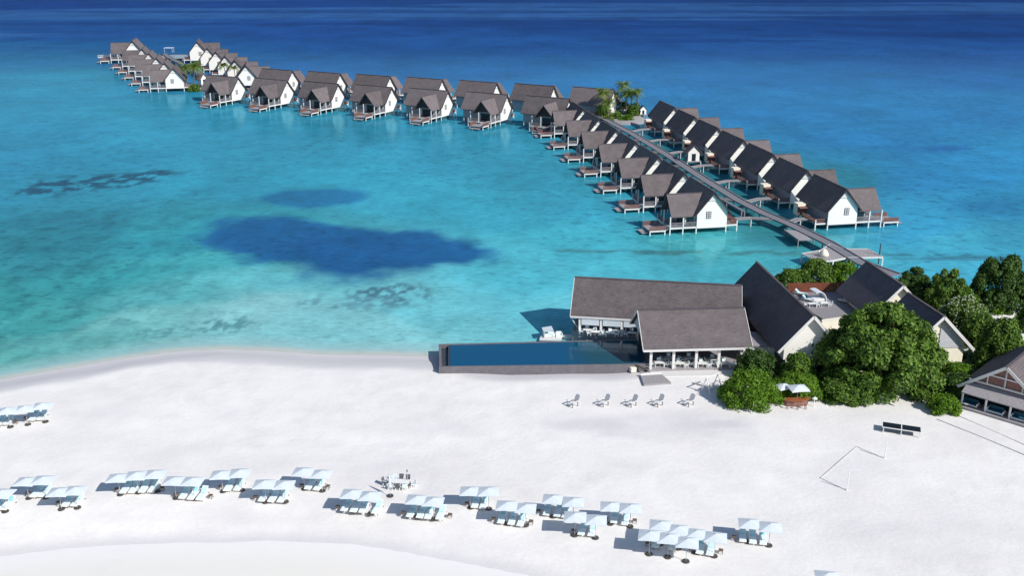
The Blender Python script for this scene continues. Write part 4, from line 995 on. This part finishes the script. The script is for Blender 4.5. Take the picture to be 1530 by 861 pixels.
def jetty(name, label, pts, w_, z=JZ, rails=True, step=6.0, lamp=False):
    root = empty(name); tag(root, label, 'jetty')
    P = resample(pts, step); mb = MB(); Ls, Rs = strip(mb, P, w_, z); mb.build('walkway', M['plank'], root)
    if rails:
        for q in (Ls, Rs):
            k = MB()
            for a_, b_ in zip(q, q[1:]): k.beam((a_.x, a_.y, z + .12), (b_.x, b_.y, z + .12), .22, .2)
            k.build('kerb', M['timber'], root)
    for i in range(0, len(P), 1):
        for q in (Ls, Rs):
            p = q[i]; MB().box(p.x - .12, p.x + .12, p.y - .12, p.y + .12, -1, z - .2).build('stilt', M['timber'], root)
    return root
main_pts = [(76.2, 189.5), (72.3, 196.9), (69.6, 212), (65.4, 226.6), (61.5, 237), (58.0, 250), (53.6, 273.9), (48.6, 304.9), (41.5, 343.2), (36.5, 365)]
jetty('long_jetty', 'long grey plank jetty running from the shore between the two right villa rows', main_pts, 2.7)
jetty('service_jetty', 'narrow plank walk running close along the left side of the long jetty', [(57.0, 240), (54.6, 250), (50.2, 273.5), (45.2, 304.5), (38.2, 343), (34, 362)], .8, JZ - .1, False, 8)
jetty('far_jetty', 'grey jetty between the two far villa rows left of the palm islet', [(36.5, 365), (30, 395), (5, 408), (-30, 422), (-70, 440), (-105, 452), (-130, 455)], 2.4)
jetty('farthest_jetty', 'grey jetty leg between the villa rows at the far left', [(-130, 455), (-150, 497), (-172, 540), (-195, 582), (-204, 602)], 2.4)
# villa branches
def near_on(pts, x_, y_):
    best = None
    P = resample(pts, .5)
    for p in P:
        d = (p.x - x_) ** 2 + (p.y - y_) ** 2
        if best is None or d < best[0]: best = (d, p)
    return best[1]
for k in range(7):
    for side, base, step in (('left', (46.7, 226.7), (-3.67, 20.17)), ('right', (78.1, 229.6), (-3.6, 20.2))):
        X_, Y_ = base[0] + step[0] * k, base[1] + step[1] * k
        fw = Vector((sin(radians(169)), cos(radians(169)))); rt = Vector((-fw.y, fw.x)) # left of heading = image right
        s = 1 if side == 'left' else -1
        p = Vector((X_, Y_)) - fw * 4.0 + rt * s * 6.4
        tgt = near_on(main_pts, p.x + s * 4, p.y - 3)
        if k == 6: tgt = near_on(main_pts, p.x + s * 4, p.y - 5)
        d = (tgt - p).normalized(); tgt2 = tgt - d * 1.2
        mid = p.lerp(tgt2, .5) + Vector((0, 1.1))
        root = empty('villa_bridge'); tag(root, f'curved plank bridge from long jetty to the {ORD[k]} villa from the beach, {side} side', 'bridge', 'short bridges between the long jetty and its villas')
        mb = MB(); Ls, Rs = strip(mb, [p, mid, tgt2], 1.4, JZ - .06, .2); mb.build('walkway', M['plank'], root)
        e = MB()
        for q in (Ls, Rs):
            for a_, b_ in zip(q, q[1:]): e.beam((a_.x, a_.y, JZ + .02), (b_.x, b_.y, JZ + .02), .12, .2)
        e.build('kerb', M['deck'], root)
        for q in (Ls, Rs):
            m_ = q[1]; MB().box(m_.x - .1, m_.x + .1, m_.y - .1, m_.y + .1, -1, JZ - .27).build('stilt', M['post'], root)
# arrival platform
ap = [G(*p, JZ) for p in ((1198, 379), (1223, 390.5), (1245, 389), (1266, 385), (1319, 384), (1297, 372), (1262, 372), (1240, 365), (1226, 374))]
r = empty('arrival_platform'); tag(r, 'grey kite-shaped arrival platform at the shore end of the long jetty', 'platform')
MB().prism(ap, JZ - .3, JZ + .004 - .02).build('deck', M['deck'], r)
e = MB()
for a_, b_ in zip(ap, ap[1:] + ap[:1]): e.beam((*a_, JZ - .12), (*b_, JZ - .12), .14, .36)
e.build('edge_beam', M['trim'], r)
for a_ in ap: MB().box(a_[0] - .14, a_[0] + .14, a_[1] - .14, a_[1] + .14, -1, JZ - .3).build('stilt', M['post'], r)
x0, y0 = G(1314, 381, JZ); r = empty('mooring_post', (x0, y0, 0)); tag(r, 'tall dark mooring post at the right tip of the arrival platform', 'post')
MB().cyl((0, 0, -1), (0, 0, 4.3), .14, .12, 8).build('pole', M['dark'], r); MB().cyl((0, 0, 4.3), (0, 0, 4.45), .17, .1, 8).build('cap', M['dark'], r)
x0, y0 = G(1231, 383, JZ); r = empty('stone_urn', (x0, y0, JZ)); tag(r, 'pale rounded stone seat on the arrival platform by the jetty', 'seat')
MB().tube([(0, 0, 0), (0, 0, .5), (0, 0, 1.2), (0, 0, 1.6)], [.9, 1.0, .6, .15], 12).build('body', M['cream'], r, True); MB().tube([(-.9, .5, 0), (-.9, .5, 1.2)], [.5, .12], 10).build('side_cone', M['cream'], r, True)
# lay-by deck beside the jetty
q = [G(*p, JZ) for p in ((1172, 343), (1193, 358), (1213, 358), (1196, 345))]
r = empty('viewing_deck'); tag(r, 'triangular grey viewing deck on the left side of the long jetty', 'platform'); MB().prism(q, JZ - .28, JZ - .02).build('deck', M['deck'], r)
for a_ in q: MB().box(a_[0] - .1, a_[0] + .1, a_[1] - .1, a_[1] + .1, -1, JZ - .3).build('stilt', M['timber'], r)

# small gazebos
def gazebo(label, x_, y_, s_, rz, z=JZ):
    r = empty('small_gazebo', (x_, y_, 0), rz, s_); tag(r, label, 'gazebo')
    q = MB(); gable_roof(q, (-1.6, 0), (1.6, 0), 2.3, z + 2.1, z + 4.4, .18, 0); q.build('roof', M['roof'], r)
    MB().box(-1.9, 1.9, -2.0, 2.0, z - .25, z).build('deck', M['deck'], r)
    w_ = MB(); w_.v += [(1.3, -1.6, z), (1.3, 1.6, z), (1.3, 1.6, z + 2.3), (1.3, 0, z + 3.9), (1.3, -1.6, z + 2.3), (1.2, -1.6, z), (1.2, 1.6, z), (1.2, 1.6, z + 2.3), (1.2, 0, z + 3.9), (1.2, -1.6, z + 2.3)]
    w_.f += [(0, 1, 2, 3, 4), (9, 8, 7, 6, 5)]; w_.build('wall', M['white'], r)
    MB().box(1.305, 1.36, -.55, .55, z, z + 2.0).build('doorway', M['glass'], r)
    for a_ in (-1.8, 1.8):
        for b_ in (-1.9, 1.9): MB().box(a_ - .1, a_ + .1, b_ - .1, b_ + .1, -1, z).build('stilt', M['post'], r)
    return r
x0, y0 = G(1034, 240, JZ); gazebo('tiny white gabled pavilion standing right of the long jetty amid the villa entries', x0, y0, 1.1, az(172))
x0, y0 = G(254, 132, 0); gazebo('tiny dark-roofed pavilion before the left foremost villa of the farthest leg', x0, y0, 1.05, az(172))
x0, y0 = G(960, 168, JZ); gazebo('tiny pavilion at the right edge of the palm islet', x0, y0, .75, az(170))
x0, y0 = G(302, 126, JZ); gazebo('tiny brown-roofed pavilion by the palms left of the front far villas', x0, y0, 1.1, az(120))
# end deck with white sunshade
x0, y0 = G(262, 84, 1.6); r = empty('end_deck', (x0, y0, 0)); tag(r, 'round grey end deck with a curved pool edge between the farthest villas', 'platform')
MB().cyl((0, 0, 1.3), (0, 0, 1.6), 9.5, n=28).build('deck', M['deck'], r)
MB().cyl((1.5, -1, 1.605), (1.5, -1, 1.64), 6, n=24).build('pool_water', pm, r)
for i in range(8): MB().box(-.15, .15, -.15, .15, -1, 1.3, Matrix.Translation((8.5 * cos(i * pi / 4), 8.5 * sin(i * pi / 4), 0))).build('stilt', M['post'], r)
x0, y0 = G(253, 78, 1.6); r = empty('sunshade', (x0, y0, 1.6)); tag(r, 'flat white sunshade on the end deck between the farthest villas', 'sunshade')
MB().box(-2.6, 2.6, -1.8, 1.8, 2.6, 2.8).build('canopy', M['fabric'], r)
for a_ in (-2.3, 2.3):
    for b_ in (-1.5, 1.5): MB().box(a_ - .07, a_ + .07, b_ - .07, b_ + .07, 0, 2.6).build('post', M['post'], r)
x0, y0 = G(150, 93, 0)
pz0, pz1 = G(151, 84, 2.2), G(184, 83, 2.2)
jetty('side_pier', 'pale railed pier reaching left from the farthest left villa', [pz0, pz1], 9.0, 2.2, True, 4)
rl = MB()
for i in range(26):
    t = i / 25; rl.beam((pz0[0] + (pz1[0] - pz0[0]) * t, pz0[1] - 4.4, 2.2), (pz0[0] + (pz1[0] - pz0[0]) * t, pz0[1] - 4.4, 3.4), .12)
rl.beam((pz0[0], pz0[1] - 4.4, 3.4), (pz1[0], pz0[1] - 4.4, 3.4), .15); rl.beam((pz0[0], pz0[1] - 4.6, 2.1), (pz1[0], pz0[1] - 4.6, 2.1), .1, .5)
rl.build('railing', M['post'], [o_ for o_ in COL.objects if o_.name.startswith('side_pier')][0])

# ------------------------------------------------------------------ vegetation
def leaf_cloud(rs, cx, cy, cz, rx, ry, rz_, n, size, lobes=14, lo=-.6, core=.55):
    """leaf faces spread over many uneven lobes inside an ellipsoidal crown"""
    u = (np.arange(lobes) * 2.39996 + rs.rand(lobes) * .8); w_ = np.linspace(.98, lo, lobes) + rs.normal(size=lobes) * .06; w_ = np.clip(w_, -.9, .98)
    if lo >= 0: lr = .17 + rs.rand(lobes) * .14; rr = np.minimum(core + .10 + rs.rand(lobes) * .2, 1.05 - lr)
    else:
        lr = .11 + rs.rand(lobes) ** 1.5 * .13 + max(0, 30 - lobes) * .004; rr = np.minimum(core + .14 + rs.rand(lobes) * .30, 1.07 - lr)
    q = np.sqrt(1 - w_ ** 2)
    lc = np.stack([q * np.cos(u) * rr, q * np.sin(u) * rr, w_ * rr], 1)
    lc = np.concatenate([lc, [[0, 0, .1 if lo < 0 else .3]]]); lr = np.concatenate([lr, [.68 if lo >= 0 else .66]]); lobes = lobes + 1
    if lo == -.55: lc[:, :2] *= (1 - .30 * np.clip(lc[:, 2:3], 0, 1))
    pr = lr ** 2; pr[-1] *= .6; pr /= pr.sum()
    k = rs.choice(lobes, n, p=pr); d = rs.normal(size=(n, 3)); d /= np.linalg.norm(d, axis=1)[:, None]
    d[:, 2] = np.where(d[:, 2] < -.4, -d[:, 2], d[:, 2])
    sh = (.70 + .32 * rs.rand(n) ** .7)
    sh = np.where(rs.rand(n) < .10, sh * (1.05 + .30 * rs.rand(n)), sh)
    P = lc[k] + d * (lr[k] * sh)[:, None]
    P = P * np.array([rx, ry, rz_]) + np.array([cx, cy, cz])
    nrm = d + rs.normal(size=(n, 3)) * .55 + np.array([0, 0, .25]); nrm /= np.linalg.norm(nrm, axis=1)[:, None]
    t = np.cross(nrm, rs.normal(size=(n, 3))); t /= np.linalg.norm(t, axis=1)[:, None]; bt = np.cross(nrm, t)
    s = size * (.6 + .8 * rs.rand(n))
    a_ = P + t * s[:, None]; c_ = P - t * s[:, None]; b_ = P + bt * (s * .55)[:, None]; e_ = P - bt * (s * .55)[:, None]
    V = np.stack([a_, b_, c_, e_], 1).reshape(-1, 3); F = np.arange(n * 4).reshape(n, 4)
    return V, F, np.repeat(rs.rand(n), 4) if False else rs.rand(n), lc * np.array([rx, ry, rz_]) + np.array([cx, cy, cz])
VG = 0
def tree(name, label, cat, cx, cy, zb, zt, rx, ry, n, size, lm, lobes=14, group=None, trunk=True, flowers=0, core=.55, mound=False):
    """cx,cy crown centre; zb base of crown; zt top"""
    global VG; VG += 1
    rs = np.random.RandomState(100 + VG)
    gz = float(ground_height(np.array([cx]), np.array([cy]))[0])
    root = empty(name, (cx, cy, gz)); tag(root, label, cat, group)
    dome = not trunk
    if dome: cz = .15; rz_ = (zt - gz - .15) * .98
    elif mound: cz = zb + .30 * (zt - zb) - gz; rz_ = (zt - zb) * .70
    else: cz = (zb + zt) / 2 - gz; rz_ = (zt - zb) / 2
    V, F, lf, lc = leaf_cloud(rs, 0, 0, cz, rx * (1.1 if dome else 1.0), ry * (1.1 if dome else 1.0), rz_ * 1.03, int(n * 1.25), size, lobes, 0.0 if dome else (-.55 if mound else -.6), core)
    # dark inner twigs give depth
    o = fast_mesh('crown' if trunk else 'foliage', V, F, M[lm], {'leaf': ('FLOAT', 'FACE', lf)}, False); o.parent = root
    mb = MB()
    if trunk:
        mb.tube([(0, 0, -.3), (.15, .05, cz * .4), (.05, -.1, cz * .75), (0, 0, cz)], [rx * .07, rx * .05, rx * .04, rx * .02], 8)
        for c_ in lc[:8]: mb.tube([(0, 0, cz * .45), tuple(np.array([0, 0, cz * .6]) * .5 + c_ * .5), tuple(c_)], [rx * .035, rx * .022, rx * .008], 5)
        mb.build('trunk', M['bark'], root)
    else:
        for c_ in lc[:7]: mb.tube([(c_[0] * .2, c_[1] * .2, -.2), tuple(c_ * .6), tuple(c_)], [.07, .05, .02], 5)
        mb.build('stem', M['bark'], root)
    if flowers:
        k = rs.randint(0, len(V) // 4, flowers); C = V.reshape(-1, 4, 3).mean(1)[k]; top = C[C[:, 2] > cz - rz_ * .2]
        top = top + (top - np.array([0, 0, cz])) * .05; s = .13
        a_ = np.stack([top + np.array(o_) * s for o_ in ((1, 0, .3), (0, 1, .3), (-1, 0, .3), (0, -1, .3))], 1).reshape(-1, 3)
        fo = fast_mesh('blossom', a_, np.arange(len(a_)).reshape(-1, 4), M['flower'], None, False); fo.parent = root
    return root
def crown_px(x0, x1, ytop, ybot, depth=.85, zb=.6, gz=SAND):
    """crown extents measured in the photo -> centre, radii, top"""
    xm = (x0 + x1) / 2; fx, fy = G(xm, ybot, gz + .2)
    w_ = (G(x1, ybot, gz)[0] - G(x0, ybot, gz)[0]) / 2
    cy = fy + w_ * depth * .9; cx = fx * cy / fy
    z = gz + 1
    for i in range(400):
        if PX(cx, cy, z)[1] <= ytop: break
        z += .05
    return cx, cy, gz + zb - .4, z, w_, w_ * depth
def bush(x0, x1, yt, yb, n, size, lm, name, label, cat='bush', lobes=24, group=None, trunk=False, flowers=0, depth=.85, zb=.2, core=.55, mound=False):
    cx, cy, zb_, zt, rx, ry = crown_px(x0, x1, yt, yb, depth, zb)
    return tree(name, label, cat, cx, cy, zb_, zt, rx, ry, n, size, lm, lobes, group, trunk, flowers, core, mound)
bush(1212, 1402, 462, 605, 34000, .30, 'leaf_big', 'broadleaf_tree', 'huge round dark green tree in front of the restaurant houses', 'tree', 110, None, True, mound=True, depth=.92, zb=1.0, core=.62)
bush(1074, 1166, 556, 614, 13300, 0.17, 'leaf_bright', 'clipped_bush', 'large bright green bush left of the orange bar', lobes=39, core=.6)
bush(1098, 1160, 522, 572, 6650, 0.20, 'leaf_dark', 'leafy_shrub', 'taller darker shrub behind the large bright bush', lobes=27)
bush(1148, 1228, 560, 601, 10450, 0.17, 'leaf_bright', 'clipped_bush', 'bright green bush directly behind the orange bar', lobes=30, core=.6)
bush(1162, 1216, 528, 580, 7220, 0.20, 'leaf_big', 'leafy_shrub', 'rounded mid green shrub before the white gable', lobes=27)
bush(1216, 1304, 566, 607, 9880, 0.19, 'leaf_big', 'leafy_shrub', 'low spreading shrub under the left of the huge tree', lobes=30)
bush(1383, 1432, 590, 621, 6080, 0.16, 'leaf_bright', 'clipped_bush', 'round bright green bush on the sand left of the beach hut', lobes=27, core=.6)
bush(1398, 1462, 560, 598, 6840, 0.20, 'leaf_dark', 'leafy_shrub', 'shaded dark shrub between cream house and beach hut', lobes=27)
bush(1404, 1452, 543, 564, 3420, 0.16, 'leaf_bright', 'leafy_shrub', 'low yellow-green shrub at the foot of the cream wall', lobes=18)
bush(1454, 1522, 475, 556, 13300, 0.22, 'leaf_big', 'leafy_shrub', 'broad dark shrub right of the cream gabled house', lobes=42)
bush(1398, 1474, 446, 498, 9880, 0.20, 'leaf_big', 'flowering_shrub', 'green shrub dotted with white blossom beside the cream gable', lobes=33, flowers=900)
bush(1430, 1490, 468, 520, 7980, 0.20, 'leaf_big', 'leafy_shrub', 'green shrub between the flowering shrub and the sand path', lobes=27)
bush(1396, 1462, 428, 470, 7600, 0.20, 'leaf_bright', 'leafy_shrub', 'sunlit bright shrub behind the flowering shrub', lobes=27)
bush(1376, 1446, 404, 470, 10640, 0.23, 'leaf_big', 'broadleaf_tree', 'rounded tree by the water behind the dark-roofed house', 'tree', 40, None, True, mound=True)
bush(1322, 1396, 402, 456, 9500, 0.23, 'leaf_dark', 'broadleaf_tree', 'low dull green tree behind the right edge of the seaward dark roof', 'tree', 36, None, True, mound=True)
bush(1440, 1536, 380, 470, 19000, 0.27, 'leaf_dark', 'broadleaf_tree', 'tall dark tree against the turquoise water near the right edge', 'tree', 60, None, True, mound=True, depth=.7)
bush(1505, 1580, 402, 470, 9500, 0.27, 'leaf_dark', 'broadleaf_tree', 'dark tree cut by the right edge beside the tall dark tree', 'tree', 44, None, True, mound=True)
bush(1470, 1500, 436, 470, 2470, 0.27, 'leaf_bright', 'young_tree', 'light green young tree below the tall dark tree', 'tree', 16, None, True, mound=True)
bush(1512, 1570, 448, 500, 6650, 0.22, 'leaf_big', 'flowering_shrub', 'blossoming shrub at the right edge by the sand path', lobes=27, flowers=500)
bush(1156, 1206, 402, 430, 5700, 0.22, 'leaf_big', 'leafy_shrub', 'dark shrub at the water left of the terrace fence', lobes=18)
bush(1184, 1250, 389, 428, 8740, 0.22, 'leaf_big', 'leafy_shrub', 'broad shrub below the arrival platform behind the fence', lobes=27)
bush(1232, 1284, 393, 426, 5700, 0.22, 'leaf_bright', 'leafy_shrub', 'yellow-green shrub left of the seaward dark roof', lobes=14)
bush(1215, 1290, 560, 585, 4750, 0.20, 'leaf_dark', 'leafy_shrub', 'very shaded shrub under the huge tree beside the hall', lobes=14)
bush(1540, 1640, 500, 560, 7600, 0.23, 'leaf_big', 'leafy_shrub', 'shrub hidden past the right edge', lobes=24) if False else None
# ground cover under the planting
rs = np.random.RandomState(5); poly = [G(*p, SAND) for p in ((1180, 600), (1300, 604), (1360, 560), (1400, 560), (1455, 575), (1500, 556), (1522, 535), (1515, 500), (1478, 476), (1440, 440), (1350, 420), (1180, 420), (1165, 470), (1200, 520), (1150, 560))]
pxs = np.array(poly); n = 26000; gx_ = rs.uniform(pxs[:, 0].min(), pxs[:, 0].max(), n); gy_ = rs.uniform(pxs[:, 1].min(), pxs[:, 1].max(), n)
k = poly_sd(gx_, gy_, poly) > .2; gx_, gy_ = gx_[k], gy_[k]; n = len(gx_); gz_ = SAND + .05 + rs.rand(n) * .5
nr = rs.normal(size=(n, 3)) * .6 + np.array([0, 0, 1]); nr /= np.linalg.norm(nr, axis=1)[:, None]; t_ = np.cross(nr, rs.normal(size=(n, 3))); t_ /= np.linalg.norm(t_, axis=1)[:, None]; bt_ = np.cross(nr, t_)
C = np.stack([gx_, gy_, gz_], 1); s = (.25 + .2 * rs.rand(n))[:, None]
V = np.stack([C + t_ * s, C + bt_ * s * .6, C - t_ * s, C - bt_ * s * .6], 1).reshape(-1, 3)
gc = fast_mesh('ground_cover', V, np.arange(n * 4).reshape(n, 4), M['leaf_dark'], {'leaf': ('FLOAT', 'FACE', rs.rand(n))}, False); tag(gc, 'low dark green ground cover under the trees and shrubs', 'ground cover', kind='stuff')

# palms
def make_palm(seed, H, lean):
    rs_ = random.Random(seed); root = empty('palm_tree')
    pts = [(lean * (t ** 1.6), .3 * sin(t * 2), H * t) for t in (-.05, .0001, .25, .5, .75, 1)] if False else [(lean * t * t, .25 * sin(t * 2.2), H * t - .3 * (t == 0)) for t in (0, .25, .5, .75, 1)]
    MB().tube(pts, [.26, .2, .17, .15, .17], 8).build('trunk', M['bark'], root)
    top = Vector(pts[-1]); V, F, lf = [], [], []
    for k in range(30):
        a_ = 2 * pi * k / 11.3 + rs_.uniform(-.15, .15); up = rs_.uniform(-.1, 1.2); Lf = rs_.uniform(2.9, 3.8)
        d = Vector((cos(a_), sin(a_), 0)); side = Vector((-sin(a_), cos(a_), 0)); prev = None; val = rs_.random()
        S = 13
        for i in range(S + 1):
            t = i / S; hor = Lf * (t - .12 * t * t) * cos(up * .7); z_ = Lf * (sin(up) * t - (.35 + .3 * cos(up)) * t * t * .95)
            p = top + d * hor + Vector((0, 0, z_))
            if prev is not None and i > 1:
                wl = .75 * sin(pi * min(1, t * .92 + .08)) ** .7 + .12
                for s in (1, -1):
                    tip = p + side * s * wl + d * .25 + Vector((0, 0, -.32 * wl - .1))
                    n0 = len(V); mid = prev.lerp(p, .75)
                    V += [tuple(prev), tuple(mid), tuple(tip), tuple(tip.lerp(prev, .3))]; F.append((n0, n0 + 1, n0 + 2, n0 + 3)); lf.append(val * .7 + rs_.random() * .3)
            prev = p
    o = fast_mesh('crown', np.array(V), np.array(F), M['leaf_palm'], {'leaf': ('FLOAT', 'FACE', np.array(lf))}, False); o.parent = root
    cc_ = MB()
    for k in range(6): cc_.cyl(tuple(top + Vector((.25 * cos(k), .25 * sin(k), -.35))), tuple(top + Vector((.25 * cos(k), .25 * sin(k), -.1))), .12, .1, 6)
    cc_.build('coconut_cluster', M['bark'], root)
    return root
pp = [Proto(make_palm(1, 7.0, .8)), Proto(make_palm(2, 8.2, -.9)), Proto(make_palm(3, 6.0, .4))]
GPM = 'palm trees among the water villas'
PAL = [(902, 176, 0, 1.05, 'left tall palm of the islet beside the brown roof'), (909, 181, 2, .95, 'low pale palm at the islet front, left of the jetty'), (917, 170, 2, 1.0, 'palm in the middle back of the islet'),
       (925, 166, 1, 1.0, 'tallest palm at the back of the islet'), (936, 172, 0, .9, 'palm above the hedge of the islet'), (944, 171, 2, 1.1, 'palm right of centre on the islet'), (953, 173, 1, .9, 'palm at the right end of the islet'),
       (290, 131, 0, 1.25, 'big palm left of the foremost far villa roof'), (281, 126, 2, 1.2, 'lower palm left of the big palm at the jetty bend'), (298, 124, 2, 1.15, 'palm right behind the big palm at the jetty bend'),
       (339, 122, 0, 1.0, 'palm before the white gables of the farthest leg'), (352, 126, 1, .85, 'dark palm right of the palm before the white gables')]
for (px_, py_, k, s_, lb) in PAL:
    pp[k].put((*G(px_, py_, .9), .6), R_.uniform(0, 6), s_ * (1.3 if px_ > 600 else 1.15), lb, 'palm tree', GPM)
def islet(cx, cy, rx, ry, label):
    n = 36; v_ = [(0, 0, 1.0)]; f_ = []
    for ring, (q, z_) in enumerate(((.7, .95), (1.0, -.4))):
        for i in range(n):
            a_ = 2 * pi * i / n; rr = q * (1 + .08 * sin(3 * a_ + cx)); v_.append((rx * rr * cos(a_), ry * rr * sin(a_), z_))
    for i in range(n): j = (i + 1) % n; f_ += [(0, 1 + i, 1 + j), (1 + i, 1 + n + i, 1 + n + j, 1 + j)]
    mb = MB(); mb.v = v_; mb.f = f_; o = mb.build('sand_islet', M['deck'], None, True); o.location = (cx, cy, 0); tag(o, kind='structure')
x0, y0 = G(934, 176, .9); islet(x0, y0, 9.5, 11, 'islet')
x0, y0 = G(296, 129, .9); islet(x0, y0, 6.5, 8, 'islet')
def islet_bush(px_, py_, rx, ry, h_, lm, label, fl=0):
    x_, y_ = G(px_, py_, .9); tree('leafy_shrub', label, 'bush', x_, y_, .7, .9 + h_, rx, ry, 1800, .3, lm, 12, None, False, fl)
islet_bush(903, 176, 4.5, 5, 5.5, 'leaf_big', 'tall green shrub under the leftmost palms of the islet')
islet_bush(930, 168, 5.5, 5, 5.0, 'leaf_dark', 'tall shaded shrub at the back of the palm islet')
islet_bush(948, 172, 4, 4, 5.0, 'leaf_big', 'tall green shrub under the right palms of the islet')
islet_bush(936, 179, 4.2, 2.6, 2.0, 'leaf_bright', 'bright green hedge at the front of the palm islet')
islet_bush(921, 176, 3.5, 4, 2.6, 'leaf_big', 'dark shrub beneath the middle palms of the islet')
islet_bush(945, 171, 4, 5, 3.2, 'leaf_palm', 'pale green shrub at the right of the palm islet')
islet_bush(908, 181, 3, 3, 2.2, 'leaf_palm', 'yellowish shrub at the left tip of the palm islet')
islet_bush(291, 133, 3.5, 4, 2.4, 'leaf_big', 'shrub at the foot of the big palm at the jetty bend')
islet_bush(322, 121, 6, 4, 3.0, 'leaf_dark', 'dark shrub behind the foremost far villa roof')
